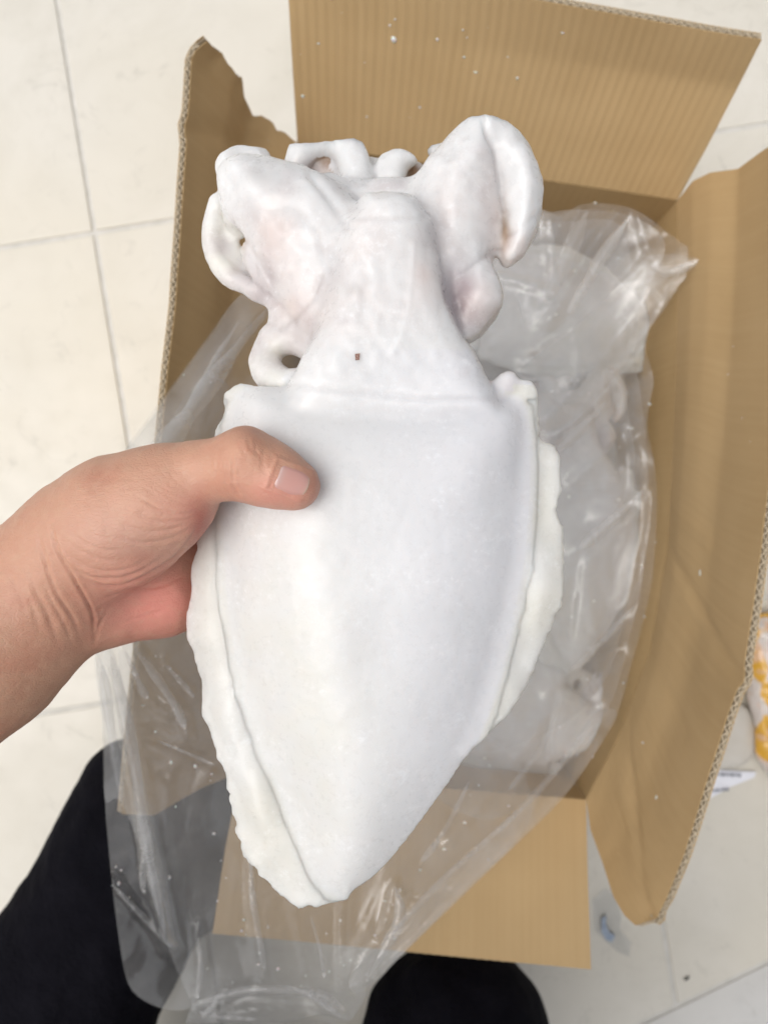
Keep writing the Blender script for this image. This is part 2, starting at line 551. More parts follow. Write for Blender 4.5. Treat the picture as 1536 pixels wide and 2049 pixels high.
floor = MB()
floor.prism([(-2.4, -2.4, -.0022), (2.4, -2.4, -.0022), (2.4, 2.4, -.0022), (-2.4, 2.4, -.0022)], [(-2.4, -2.4, -.03), (2.4, -2.4, -.03), (2.4, 2.4, -.03), (-2.4, 2.4, -.03)])
floor_o = floor.build('floor', M_GROUT)
tag(floor_o, 'cream tiled floor under the cardboard box', None, None, 'structure')

def tile(poly, mat, dz):
    poly = [np.asarray(p) for p in poly]
    c = np.mean(poly, axis=0)
    def inset(d):
        res = []
        n = len(poly)
        for i in range(n):
            p0, p1, p2 = poly[i - 1], poly[i], poly[(i + 1) % n]
            e1 = (p1 - p0) / (np.linalg.norm(p1 - p0) + 1e-9); e2 = (p2 - p1) / (np.linalg.norm(p2 - p1) + 1e-9)
            n1 = np.array((-e1[1], e1[0])); n2 = np.array((-e2[1], e2[0]))
            b = n1 + n2; k = max(.3, 1 + n1 @ n2)
            res.append(p1 + b * d / k)
        return res
    mb = MB(); n = len(poly)
    rings = [[(*p, -.006) for p in poly], [(*p, dz - .0012) for p in poly], [(*p, dz - .0003) for p in inset(.0006)], [(*p, dz) for p in inset(.0022)]]
    for r in rings: mb.V.extend(r)
    for k in range(3):
        for i in range(n):
            j = (i + 1) % n
            mb.Fc.append((k * n + i, k * n + j, (k + 1) * n + j, (k + 1) * n + i))
    mb.Fc.append(tuple(range(3 * n, 4 * n)))
    return mb.build('tile', mat, floor_o)
for i in range(-3, 4):
    for j in range(-4, 3):
        a = org + ex * (i * TW + GAP / 2) + ey * (j * TH + GAP / 2)
        q = [a, a + ex * (TW - GAP), a + ex * (TW - GAP) + ey * (TH - GAP), a + ey * (TH - GAP)]
        if max(np.abs(np.mean(q, axis=0))) > 1.75: continue
        q = clip(q, b0 + bn * GAP / 2, bn)
        if len(q) < 3: continue
        ar = abs(sum(q[k - 1][0] * q[k][1] - q[k][0] * q[k - 1][1] for k in range(len(q)))) / 2
        if ar < .002: continue
        tile(q, M_TILE, random.uniform(-.0003, .0003))
for i in range(-2, 3):
    a = b0 + bd * (i * .6 - .22 + .002) - bn * (.3 + GAP / 2)
    tile([a, a + bd * .596, a + bd * .596 + bn * .3, a + bn * .3], M_TILE2, random.uniform(-.0003, .0003))

# ------------------------------------------------------------------ cardboard box
box_c = np.mean([P(595, 285, .26), P(1355, 400, .26), P(1172, 1600, .26), P(480, 1545, .26)], axis=0)
box = empty('cardboard_box', (box_c[0], box_c[1], 0))
tag(box, 'open brown corrugated cardboard box with raised torn flaps on the tiled floor', 'box')

def coons(c0, c1, d0, d1, ns, nt, bulge=0.0):
    """c0 hinge, c1 outer edge (same direction), d0/d1 side edges from c0 to c1"""
    c0, c1, d0, d1 = resample(c0, ns), resample(c1, ns), resample(d0, nt), resample(d1, nt)
    s = np.linspace(0, 1, ns)[:, None, None]; t = np.linspace(0, 1, nt)[None, :, None]
    G = (1 - t) * c0[:, None] + t * c1[:, None] + (1 - s) * d0[None] + s * d1[None] \
        - ((1 - s) * (1 - t) * c0[0] + s * (1 - t) * c0[-1] + (1 - s) * t * c1[0] + s * t * c1[-1])
    return G

def gnormal(G, toward):
    gs = np.gradient(G, axis=0); gt = np.gradient(G, axis=1)
    N = np.cross(gs, gt); N /= np.maximum(np.linalg.norm(N, axis=2), 1e-9)[:, :, None]
    c = G.reshape(-1, 3).mean(0)
    if ((np.asarray(toward) - c) @ N.reshape(-1, 3).mean(0)) < 0: N = -N
    return N

def slab(G, N, o0, o1):
    """closed sheet between offsets o0 and o1 along N; returns V, F, UV"""
    A = G + N * o0; B = G + N * o1
    n, m_ = G.shape[:2]
    V = np.concatenate([A.reshape(-1, 3), B.reshape(-1, 3)])
    ds = np.r_[0, np.cumsum(np.linalg.norm(np.diff(G[:, 0], axis=0), axis=1))]
    dt = np.r_[0, np.cumsum(np.linalg.norm(np.diff(G[0], axis=0), axis=1))]
    UV = np.stack(np.broadcast_arrays(ds[:, None], dt[None]), 2).reshape(-1, 2)
    UV = np.concatenate([UV, UV])
    I = np.arange(n * m_).reshape(n, m_)
    q = np.stack([I[:-1, :-1], I[1:, :-1], I[1:, 1:], I[:-1, 1:]], 2).reshape(-1, 4)
    # orientation so A faces along N
    a, b, c = A.reshape(-1, 3)[q[0][0]], A.reshape(-1, 3)[q[0][1]], A.reshape(-1, 3)[q[0][2]]
    if np.cross(b - a, c - a) @ N.reshape(-1, 3)[q[0][0]] < 0: q = q[:, ::-1]
    k = n * m_
    Fs = [q, q[:, ::-1] + k]
    loop = np.r_[I[:, 0], I[-1, 1:], I[-2::-1, -1], I[0, -2:0:-1]]
    l2 = np.roll(loop, -1)
    e = np.stack([loop, l2, l2 + k, loop + k], 1)
    e2 = e[:, ::-1]
    va = V[e[len(e) // 2]]
    Fs.append(e)
    return V, np.concatenate(Fs), UV

def bil(G, s, t):
    n, m_ = G.shape[:2]
    a = s * (n - 1); b = t * (m_ - 1)
    i = np.clip(a.astype(int), 0, n - 2); j = np.clip(b.astype(int), 0, m_ - 2)
    fa = (a - i)[:, None, None]; fb = (b - j)[None, :, None]
    g = lambda x, y: G[x][:, y]
    return (1 - fa) * (1 - fb) * g(i, j) + fa * (1 - fb) * g(i + 1, j) + (1 - fa) * fb * g(i, j + 1) + fa * fb * g(i + 1, j + 1)

def flute(G, N, o0, o1, pitch, parent, seed):
    L = np.linalg.norm(np.diff(G[:, -1], axis=0), axis=1).sum()
    nw = int(L / pitch); ns = nw * 6 + 1; nt = 16
    s = np.linspace(.012, .998, ns); t = np.linspace(.05, 1.002, nt)
    Q = bil(G, s, t); NN = bil(N, s, t); NN /= np.linalg.norm(NN, axis=2)[:, :, None]
    ph = np.arange(ns) / 6.0
    w = np.abs(((ph + .02 * np.sin(ph * .7 + seed)) % 1) * 2 - 1) * 2 - 1
    w = np.sin(w * 1.35) / np.sin(1.35)
    mid, amp = (o0 + o1) / 2, abs(o1 - o0) / 2 * .76
    Q = Q + NN * (mid + amp * w)[:, None, None]
    I = np.arange(ns * nt).reshape(ns, nt)
    q = np.stack([I[:-1, :-1], I[1:, :-1], I[1:, 1:], I[:-1, 1:]], 2).reshape(-1, 4)
    o = add('fluting', Q.reshape(-1, 3), q, M_FLUTE, parent)
    md = o.modifiers.new('paper', 'SOLIDIFY'); md.thickness = .0007; md.offset = 0
    return o

def make_flap(c0, c1, d0, d1, toward, label, warp=0.0, seed=0, ns=96, nt=30, creases=(), tear=0.0):
    G = coons(PP(c0), PP(c1), PP(d0), PP(d1), ns, nt)
    if tear:
        k = 8; tt = np.linspace(0, 1, nt)
        rag = vnoise(np.stack([tt, tt * 0, tt * 0], 1), 9, seed) + .8 * vnoise(np.stack([tt, tt * 0, tt * 0 + 3], 1), 23, seed + 1)
        dirS = G[k] - G[0]; dirS = dirS / np.linalg.norm(dirS, axis=1)[:, None]
        G[:k] += dirS[None] * (rag * tear * np.clip(tt * 6, 0, 1) * np.clip((1 - tt) * 8, 0, 1))[None, :, None] * (1 - np.arange(k) / k)[:, None, None]
    N = gnormal(G, toward)
    flat = G.reshape(-1, 3)
    dsp = warp * vnoise(flat, 9, seed) + warp * .35 * vnoise(flat, 28, seed + 5)
    s = np.repeat(np.linspace(0, 1, ns), nt); t = np.tile(np.linspace(0, 1, nt), ns)
    for (s0, t0, s1, t1, amp, wd) in creases:
        d = dist_polyline(np.stack([s * 3, t], 1), [(s0 * 3, t0), (s1 * 3, t1)])
        dsp = dsp + amp * np.exp(-(d / wd) ** 2)
    G = G + N * (dsp * np.clip(t * 4, 0, 1)).reshape(ns, nt, 1)
    N = gnormal(G, toward)
    T1, T2, T3, L = .0, -.0036, -.0058, .0005
    V, Fc, UV = slab(G, N, T1, T1 - L)
    fl = add('flap', V, Fc, M_KRAFT_RIB if seed == 1 else M_KRAFT, box, True, None, UV)
    fl['label'] = label
    flute(G, N, T1 - L, T2, .0074, fl, seed)
    V, Fc, UV = slab(G, N, T2, T2 - L)
    add('middle_liner', V, Fc, M_FLUTE, fl, True, None, UV)
    flute(G, N, T2 - L, T3, .0047, fl, seed + 3)
    V, Fc, UV = slab(G, N, T3, T3 - L)
    add('outer_liner', V, Fc, M_KRAFT, fl, True, None, UV)
    for o in [fl] + list(fl.children):
        md = o.modifiers.new('edges', 'EDGE_SPLIT'); md.split_angle = math.radians(50)
    return fl, G, N

RZ = .26
rim_back = [(595, 285, RZ), (800, 318, RZ), (1100, 362, RZ), (1355, 400, RZ)]
rim_right = [(1355, 400, RZ), (1356, 560, RZ), (1350, 750, RZ), (1345, 900, RZ), (1335, 1100, RZ), (1300, 1300, RZ), (1240, 1470, RZ), (1172, 1600, RZ)]
rim_front = [(480, 1545, RZ), (800, 1570, RZ), (1172, 1600, RZ)]
rim_left = [(595, 285, RZ), (560, 600, RZ), (535, 900, RZ), (505, 1250, RZ), (480, 1545, RZ)]
up = np.array((box_c[0], box_c[1], .6))

back_flap, GB, NB = make_flap(rim_back,
    [(566, -78, .40), (800, -48, .405), (1100, 5, .405), (1350, 49, .40), (1523, 79, .395)],
    [(595, 285, RZ), (586, 150, .32), (577, 0, .375), (566, -78, .40)],
    [(1355, 400, RZ), (1410, 300, .305), (1475, 175, .353), (1523, 79, .395)],
    up + np.array((0, 0, .2)), 'tall flap with ice flecks', .0012, 1)
left_flap, GL, NL = make_flap(rim_left,
    [(416, 82, .386), (394, 98, .387), (384, 116, .386), (371, 330, .388), (353, 600, .390), (331, 800, .39), (297, 1100, .39), (266, 1400, .388), (246, 1630, .38)],
    [(595, 285, RZ), (560, 262, .275), (520, 232, .295), (506, 230, .300), (499, 214, .308), (492, 188, .322), (480, 160, .340), (455, 128, .358), (434, 105, .372), (416, 82, .386)],
    [(480, 1545, RZ), (400, 1580, .305), (310, 1632, .355), (246, 1630, .38)],
    up, 'shaded flap with a torn end', .0016, 2,
    creases=((.03, .2, .12, 1.0, -.003, .03),), tear=.0035)
right_flap, GR, NR = make_flap(rim_right,
    [(1575, 270, .42), (1568, 600, .425), (1545, 880, .425), (1520, 1100, .425), (1500, 1250, .425), (1487, 1345, .423), (1458, 1425, .42), (1415, 1560, .415), (1368, 1710, .405), (1335, 1795, .395), (1314, 1836, .385), (1272, 1852, .365)],
    [(1355, 400, RZ), (1385, 362, .29), (1420, 345, .315), (1475, 338, .345), (1520, 305, .38), (1575, 270, .42)],
    [(1172, 1600, RZ), (1180, 1660, .275), (1205, 1725, .30), (1228, 1795, .33), (1250, 1832, .350), (1272, 1852, .365)],
    up, 'sunlit long flap with a bent corner', .0010, 3, ns=110, nt=34,
    creases=((.56, .05, .63, 1.0, -.0030, .022), (.84, .0, .96, .97, -.0025, .025), (.5, .0, .5, .5, .0015, .025), (.90, .1, .94, .95, .0015, .02), (.72, .0, .74, .7, -.0012, .015)))
front_flap, GF, NF = make_flap(rim_front,
    [(425, 1868, .318), (700, 1893, .32), (950, 1918, .32), (1182, 1940, .318)],
    [(480, 1545, RZ), (450, 1700, .29), (425, 1868, .318)],
    [(1172, 1600, RZ), (1176, 1760, .29), (1182, 1940, .318)],
    up, 'flap folded out flat beneath the bag', .0012, 4)

def make_wall(rim, toward, seed):
    top = PP(rim)
    bot = np.stack([np.interp(np.linspace(0, 1, len(top)), (0, 1), (top[0, k], top[-1, k])) for k in range(3)], 1); bot[:, 2] = .004
    top = top.copy(); top[:, 2] -= .0015
    G = coons(top, bot, np.array([top[0], bot[0]]), np.array([top[-1], bot[-1]]), 40, 12)
    N = gnormal(G, toward)
    flat = G.reshape(-1, 3)
    G = G + N * (.0015 * vnoise(flat, 12, seed)).reshape(40, 12, 1) * np.clip(np.linspace(0, 3, 12), 0, 1)[None, :, None]
    V, Fc, UV = slab(G, N, 0, -.0058)
    w = add('wall', V, Fc, M_KRAFT_IN, box, True, None, UV)
    w.modifiers.new('edges', 'EDGE_SPLIT').split_angle = math.radians(50)
    return w
inn = np.array((box_c[0], box_c[1], .13))
for k, rim in enumerate((rim_back, rim_right, rim_front, rim_left)):
    make_wall(rim, inn, 20 + k)
cs = [P(595, 285, RZ), P(1355, 400, RZ), P(1172, 1600, RZ), P(480, 1545, RZ)]
mb = MB(); mb.prism([(c[0], c[1], .0095) for c in cs[::-1]], [(c[0], c[1], .0040) for c in cs[::-1]])
mb.build('base', M_KRAFT_IN, box)

# ------------------------------------------------------------------ frozen cuttlefish
ZC = CAM_H - .32          # height of the plane in which it is held
def C(u, v, h): return P(u, v, ZC + h / 1000.0)          # h in millimetres above that plane
def CR(u, v, h, r): p = C(u, v, h); return (*p, r / 1000.0)
def outline(pts, h, n=6):
    return np.array([C(u, v, h)[:2] for u, v in spline(pts, n)])

fld = Field(C(350, 1845, 0) * (1, 1, 0) + (0, 0, ZC - .068), C(1150, 215, 0) * (1, 1, 0) + (0, 0, ZC + .027), .00118)
mantle_px = [(462, 840), (482, 788), (545, 767), (700, 780), (850, 797), (960, 794), (1022, 798), (1052, 836), (1060, 950), (1056, 1050), (1041, 1166), (1002, 1334),
             (950, 1495), (861, 1632), (785, 1728), (738, 1774), (688, 1793), (637, 1763), (581, 1630), (525, 1497), (485, 1374), (463, 1261), (451, 1149), (446, 1000), (450, 900)]
d2 = fld.poly2(outline(mantle_px, -4))
def blur2(a, n):
    for _ in range(n):
        a = (np.roll(a, 1, 0) + np.roll(a, -1, 0) + np.roll(a, 1, 1) + np.roll(a, -1, 1) + 2 * a) / 6
    return a
wd = np.clip((-d2 - .004) / .014, 0, 1)
d2 = d2 * (1 - wd) + blur2(d2, 90) * wd
ytop = C(768, 785, 0)[1]
Yg = fld.y[:, :, 0]
near_top = np.clip(1 - (ytop - Yg) / .05, 0, 1)
Rm = .048 * (1 - near_top) + .026 * near_top
Xg, Yb = np.broadcast_arrays(fld.x[:, :, 0], Yg)
xm = C(768, 1000, 0)[0]
half_m = .0205
tip = np.clip((ytop - Yb) / .22, 0, 1)
zc_m = ZC - .004 - .003 * tip ** 2
xx = np.clip(-(d2 + .0008) / Rm, 0, 1)
Tm = np.where(d2 < -.0008, half_m * (1 - (1 - xx) ** 2.1), -(d2 + .0008))
fld.smin(((np.abs(fld.z - zc_m[:, :, None]) - Tm[:, :, None]) * .72).astype(np.float32), 0)
FIN_L = ([(478, 778), (455, 795), (446, 850), (432, 900), (408, 1000), (397, 1080), (382, 1180), (373, 1260), (383, 1330), (405, 1420), (437, 1510), (463, 1590), (470, 1650), (500, 1710), (540, 1772), (578, 1803), (615, 1812), (655, 1800), (690, 1775)],
         [(680, 1690), (600, 1500), (545, 1300), (525, 1000), (540, 820)])
FIN_R = ([(1030, 800), (1042, 767), (1060, 773), (1071, 810), (1072, 850), (1085, 884), (1113, 902), (1119, 945), (1122, 985), (1111, 1010), (1120, 1060), (1123, 1160), (1107, 1232), (1077, 1315), (1034, 1395), (985, 1450), (930, 1488)],
         [(920, 1440), (950, 1300), (985, 1000), (985, 830)])
# thin fins, ragged outside, running smoothly into the mantle
d_mantle = fld.poly2(outline(mantle_px, -4))
d_fins = []
for FN, seed in ((FIN_L, 31), (FIN_R, 47)):
    d = fld.poly2(outline(FN[0] + FN[1], -9, 5)); d_fins.append(d)
    q = np.stack([Xg.ravel(), Yb.ravel(), np.zeros(Xg.size)], 1)
    rag = -.0008 + .0013 * vnoise(q, 110, seed) + (.0017 * vnoise(q, 300, seed + 1) + .0012 * vnoise(q, 650, seed + 6)) * np.clip(.6 + .9 * vnoise(q, 60, seed + 8), .25, 1.1) \
          + .0028 * np.maximum(0, vnoise(q, 95, seed + 2) - .35)
    d = d + rag.reshape(d.shape).astype(np.float32)
    out = np.clip((d_mantle - .001) / .009, 0, 1)
    wav = (.0026 * vnoise(q, 32, seed + 3) + .0012 * vnoise(q, 90, seed + 4)).reshape(d.shape) * out
    half = .0025 - .0011 * np.clip(1 + d / .014, 0, 1) + .0004 * vnoise(q, 150, seed + 7).reshape(d.shape) * out
    zc = ZC - .0055 + wav - .004 * np.clip(d_mantle / .018, 0, 1) ** 2
    zz = np.abs(fld.z - zc[:, :, None].astype(np.float32)) - half[:, :, None].astype(np.float32)
    dd = np.broadcast_to(d[:, :, None], zz.shape); k = .0014
    ff = (np.maximum(dd, zz) + .25 * k * np.clip(1 - np.abs(dd - zz) / k, 0, 1) ** 2).astype(np.float32)
    fld.smin(ff, .0055)
# funnel and neck
neck_px = [(572, 775), (600, 722), (640, 640), (664, 560), (676, 490), (690, 440), (712, 418), (716, 394), (745, 384), (790, 382), (832, 390), (848, 415), (868, 440), (873, 500), (895, 580), (930, 660), (965, 730), (998, 795), (980, 850), (780, 870), (590, 850)]
d2n = fld.poly2(outline(neck_px, 2))
slope = (Yb - C(768, 790, 0)[1]) / .09
zn = ZC - .0035 + .002 * np.clip(slope, 0, 1)
fld.smin(fld.pillow(d2n, .017, .0165, zn), .0045)
# left and right arm masses
def lobe(px, h, half, R, k, tiltx=0.0, tilty=0.0):
    pl = outline(px, h)
    d = fld.poly2(pl); c = pl.mean(0)
    fld.smin(fld.pillow(d, R, half, ZC + h / 1000 + tiltx * (Xg - c[0]) + tilty * (Yb - c[1])), k)
lobe([(440, 350), (462, 322), (505, 313), (560, 324), (620, 346), (690, 392), (750, 480), (740, 690), (650, 715), (600, 682), (565, 615), (528, 548), (490, 478), (452, 438), (437, 395)], -19, .018, .024, .007, .10, .05)
lobe([(835, 352), (868, 312), (905, 275), (945, 247), (978, 240), (1000, 275), (1006, 340), (1004, 420), (1002, 490), (985, 525), (1000, 580), (988, 640), (938, 685), (880, 650), (810, 520), (800, 410)], -20, .0185, .024, .007, -.05, .06)
lobe([(930, 258), (968, 236), (1006, 246), (1045, 285), (1072, 332), (1082, 385), (1076, 452), (1050, 508), (1014, 534), (1000, 510), (1001, 440), (985, 360), (950, 300)], -20, .0155, .016, .004)
lobe([(905, 560), (960, 520), (1000, 570), (1002, 610), (968, 655), (932, 688), (900, 640)], -13, .011, .016, .003)
lobe([(640, 358), (720, 364), (800, 358), (870, 370), (900, 470), (680, 470)], -24, .010, .012, .004)
lobe([(432, 395), (420, 440), (414, 480), (424, 525), (448, 556), (475, 574), (520, 592), (560, 625), (575, 665), (610, 690), (600, 610), (540, 520), (490, 440)], -29, .0042, .004, .001)
lobe([(738, 378), (744, 345), (768, 312), (798, 298), (828, 311), (834, 326), (816, 338), (812, 362), (800, 385)], -34, .007, .008, .002)
# curling arm tips behind
def arm(pts, k=.002, zs=1.0):
    pts = [CR(*p) for p in spline(pts, 3, False)]
    a = np.array(pts); rm = a[:, 3].max() + .008
    lo = np.clip(((a[:, :3].min(0) - rm - fld.lo) / fld.h).astype(int), 0, fld.n - 1); hi = np.clip(((a[:, :3].max(0) + rm - fld.lo) / fld.h).astype(int) + 2, 0, fld.n)
    sub = Field.__new__(Field); sub.h = fld.h
    sub.x, sub.y, sub.z = fld.x[lo[0]:hi[0]], fld.y[:, lo[1]:hi[1]], fld.z[:, :, lo[2]:hi[2]]
    sub.f = fld.f[lo[0]:hi[0], lo[1]:hi[1], lo[2]:hi[2]]
    sub.smin(sub.chain(pts, .003, zs), k)
    fld.f[lo[0]:hi[0], lo[1]:hi[1], lo[2]:hi[2]] = sub.f
arm([(590, 356, -38, 4.6), (596, 318, -36, 5.0), (620, 291, -35, 5.2), (655, 280, -34, 5.4), (688, 291, -33, 5.8), (708, 325, -32, 6.6), (716, 385, -30, 8)])
arm([(720, 330, -54, 10), (745, 305, -54, 9), (790, 320, -54, 9)])
arm([(640, 345, -50, 10), (690, 360, -44, 10), (820, 360, -48, 9)])
arm([(436, 400, -24, 3.6), (424, 450, -26, 3.8), (426, 500, -27, 3.8), (452, 548, -26, 3.6), (500, 576, -24, 3.4), (550, 608, -22, 3.6), (590, 670, -18, 5)], .0012)
arm([(494, 492, -22, 3.4), (510, 528, -21, 3.6), (545, 574, -19, 3.6)], .001)
ring = [(580 + 50 * math.cos(a), 722 + 46 * math.sin(a), -18 - 6 * math.cos(a + 2.4), 6.2 + .8 * math.sin(3 * a)) for a in np.linspace(math.pi * .35, math.pi * 1.85, 9)]
arm(ring, .002)
arm([(455, 345, -30, 5), (470, 325, -34, 5.5), (520, 322, -36, 6)], .003)
arm([(880, 300, -36, 6), (910, 268, -34, 6), (940, 250, -30, 6)], .003)
arm([(534, 700, -24, 5.5), (548, 665, -24, 5), (580, 630, -22, 6)], .003)
arm([(990, 790, -6, 5), (1012, 768, -6, 4.0), (1020, 754, -6, 2.4)], .0012)
arm([(1030, 800, -8, 5), (1048, 785, -8, 3.8)], .0012)
# grooves: the fold beside the outer arm and the eye hollow
def carve(pts, k):
    d = fld.chain([CR(*p) for p in pts], .002)
    h = np.clip(.5 - .5 * (fld.f + d) / np.float32(k), 0, 1)
    fld.f = fld.f * (1 - h) - d * h + np.float32(k) * h * (1 - h)
carve([(1006, 400, -4, 1.6), (1011, 430, -6, 3.2), (1009, 470, -8, 4.2), (1002, 512, -10, 3.4)], .003)
carve([(917, 580, 4, 5.5), (936, 620, 2, 5), (930, 662, 0, 3)], .005)
carve([(478, 458, -20, 1.6), (488, 480, -23, 3.0), (497, 505, -25, 2.6), (515, 535, -26, 1.8)], .0015)
carve([(489, 482, -20, 2.6), (489, 486, -36, 2.8)], .001)
V, Fq = fld.mesh(3)
for _ in range(6):
    hw_ = np.clip((775 - to_px(V)[:, 1]) / 20, 0, 1)[:, None]
    V = V * (1 - hw_) + lap(V, Fq, .55) * hw_
N = vnormals(V, Fq)
V = V + N * (.0007 * vnoise(V, 38, 3) + .00014 * vnoise(V, 210, 4) + .00010 * vnoise(V, 520, 5))[:, None]
px = to_px(V)
front = N[:, 2] > -.1
headw = np.clip((770 - px[:, 1]) / 40, 0, 1)
neckw = np.exp(-np.clip(np.abs(px[:, 0] - 775) - 85, 0, None) ** 2 / 40 ** 2) * (px[:, 1] > 380)
hw = headw * (1 - .8 * neckw)
rn = 1 - np.abs(vnoise(V * (1, .6, 1), 62, 21)) * 2
V = V + N * (hw * (.0007 * np.clip(rn, -.3, 1) ** 2 + .0005 * vnoise(V, 95, 22) + .0003 * vnoise(V, 260, 23)) + headw * .0003 * vnoise(V, 330, 24))[:, None]
def ridge(pts, amp, w, prof=2):
    global V
    d = dist_polyline(px, pts)
    V = V + N * (np.where(front, amp, 0) * np.exp(-(d / w) ** prof))[:, None]
ridge([(570, 768), (700, 782), (850, 800), (985, 797)], -.0010, 6)
ridge([(826, 490), (822, 560), (816, 620), (798, 680), (786, 705)], .0007, 4)
ridge([(700, 434), (760, 436), (850, 434)], -.0008, 6)
ridge([(690, 1250), (688, 1500), (690, 1700)], .0009, 60)
ridge([(520, 640), (560, 655), (610, 690), (640, 650)], -.0006, 7)
V = lap(V, Fq, .5)
for pts_, a_, w_ in [([(966, 243), (990, 300), (1002, 360), (1006, 420)], -.0022, 6), ([(905, 300), (880, 380), (895, 450)], -.0009, 13), ([(620, 350), (662, 400), (690, 455)], -.0014, 9),
                     ([(470, 332), (520, 400), (548, 470)], .0009, 24), ([(560, 655), (592, 640), (625, 600), (642, 555)], -.0011, 7), ([(926, 542), (965, 516), (1000, 500)], -.0013, 6),
                     ([(1045, 300), (1056, 380), (1040, 460)], .0009, 15), ([(870, 330), (920, 330), (960, 300)], .0008, 14), ([(450, 440), (480, 470), (520, 530), (556, 600)], .0012, 7), ([(700, 500), (735, 560), (720, 640)], -.0006, 10),
                     ([(1020, 470), (1045, 455), (1070, 430)], -.0008, 6), ([(600, 420), (640, 470), (660, 540)], -.0006, 12)]:
    ridge(pts_, a_, w_)
V = lap(V, Fq, .4)
hgt = (V[:, 2] - ZC) * 1000

def blob(colr, c, u, v, ru, rv, amt, hmin=-99, hmax=99):
    w = np.exp(-((px[:, 0] - u) / ru) ** 2 - ((px[:, 1] - v) / rv) ** 2) * amt * ((hgt > hmin) & (hgt < hmax))
    w = np.clip(w * (1 + .5 * vnoise(V, 120, 9)), 0, 1)
    return colr * (1 - w[:, None]) + np.asarray(c) * w[:, None]
col = np.tile(np.array((.70, .70, .70)), (len(V), 1))
pink, grey, brown, cream, plum = (.645, .555, .525), (.46, .45, .445), (.30, .19, .11), (.68, .665, .59), (.31, .25, .27)
for (c, u, v, ru, rv, a, h0, h1) in [
    (pink, 545, 470, 50, 70, .55, -99, 99), (pink, 590, 610, 55, 60, .6, -99, 99), (grey, 525, 350, 40, 22, .45, -99, 99),
    (pink, 720, 470, 60, 50, .30, -99, 99), (pink, 850, 560, 40, 70, .40, -99, 99), (grey, 708, 580, 20, 10, .5, -99, 99), (pink, 715, 610, 80, 50, .25, -99, 99),
    (pink, 985, 400, 22, 80, .55, -99, 99), (pink, 900, 420, 50, 90, .22, -99, 99), (plum, 924, 592, 30, 50, .95, -99, 8), (plum, 945, 630, 24, 28, .6, -99, 8), (plum, 905, 545, 16, 26, .4, -99, 8),
    (pink, 965, 620, 36, 40, .55, -99, 99), (brown, 1010, 468, 9, 46, .9, -99, -6), (pink, 1030, 505, 36, 30, .5, -99, 99),
    (brown, 645, 322, 40, 28, .98, -99, -34), (brown, 822, 344, 16, 18, .95, -99, -36), (grey, 745, 300, 45, 30, .6, -99, -42), (pink, 1015, 770, 18, 18, .6, -99, 99),
    (cream, 450, 500, 60, 80, .6, -99, -17), (cream, 560, 720, 60, 60, .5, -99, -8), (cream, 640, 1500, 120, 300, .35, -99, 99), (cream, 520, 1250, 90, 200, .3, -99, 99),
    (brown, 488, 488, 8, 10, .7, -99, -6), (plum, 690, 640, 12, 8, .3, -99, 99)]:
    col = blob(col, c, u, v, ru * 1.15, rv * 1.15, a * 1.15 if c is pink else a, h0, h1)
xr = np.clip((px[:, 0] - 640) / 320, 0, 1) * (px[:, 1] > 700)  # cooler towards the right: cool shade put into the flesh colour
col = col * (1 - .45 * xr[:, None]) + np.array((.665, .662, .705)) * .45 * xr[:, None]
fb = np.clip(.8 * vnoise(V * (1.6, .5, 1), 38, 51) + .5 * vnoise(V, 110, 52) - .15, 0, 1) * (px[:, 1] > 760)
col = col * (1 - .30 * fb[:, None]) + np.array((.60, .605, .61)) * .30 * fb[:, None]
mo = np.clip(.75 * vnoise(V, 48, 31) + .45 * vnoise(V, 120, 32), 0, 1) * headw[:] * (.35 + .65 * (1 - neckw))
col = col * (1 - .75 * mo[:, None]) + np.array((.45, .395, .40)) * .75 * mo[:, None]
col = col * (1 + .02 * vnoise(V, 70, 6))[:, None]

cz = V.mean(0)
cuttle = empty('frozen_cuttlefish', tuple(C(735, 1120, -25)))
tag(cuttle, 'large white frozen cuttlefish gripped in the hand above the box', 'cuttlefish')
def at2(a):
    i = np.clip(np.round((V[:, 0] - fld.lo[0]) / fld.h).astype(int), 0, a.shape[0] - 1); j = np.clip(np.round((V[:, 1] - fld.lo[1]) / fld.h).astype(int), 0, a.shape[1] - 1)
    return a[i, j]
dmv = at2(d_mantle)
finw = np.clip((dmv + .001) / .004, 0, 1) * (np.minimum(at2(d_fins[0]), at2(d_fins[1])) < .004) * (hgt > -14) * (px[:, 1] > 770)
yel = np.clip(.5 + .7 * vnoise(V, 45, 40), 0, 1)[:, None]
fc = np.array((.70, .695, .675)) * (1 - yel * .6) + np.array((.66, .635, .55)) * yel * .6
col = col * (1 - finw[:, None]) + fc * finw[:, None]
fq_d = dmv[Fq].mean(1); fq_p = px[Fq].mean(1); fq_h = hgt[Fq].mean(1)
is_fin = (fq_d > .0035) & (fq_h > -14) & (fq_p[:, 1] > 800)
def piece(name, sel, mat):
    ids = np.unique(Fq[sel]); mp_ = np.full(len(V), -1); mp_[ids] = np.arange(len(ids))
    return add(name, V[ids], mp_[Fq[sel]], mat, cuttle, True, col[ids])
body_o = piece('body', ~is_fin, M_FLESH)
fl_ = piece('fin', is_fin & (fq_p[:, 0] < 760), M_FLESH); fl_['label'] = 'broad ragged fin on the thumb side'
fr_ = piece('fin', is_fin & (fq_p[:, 0] >= 760), M_FLESH); fr_['label'] = 'narrow ragged fin away from the hand'
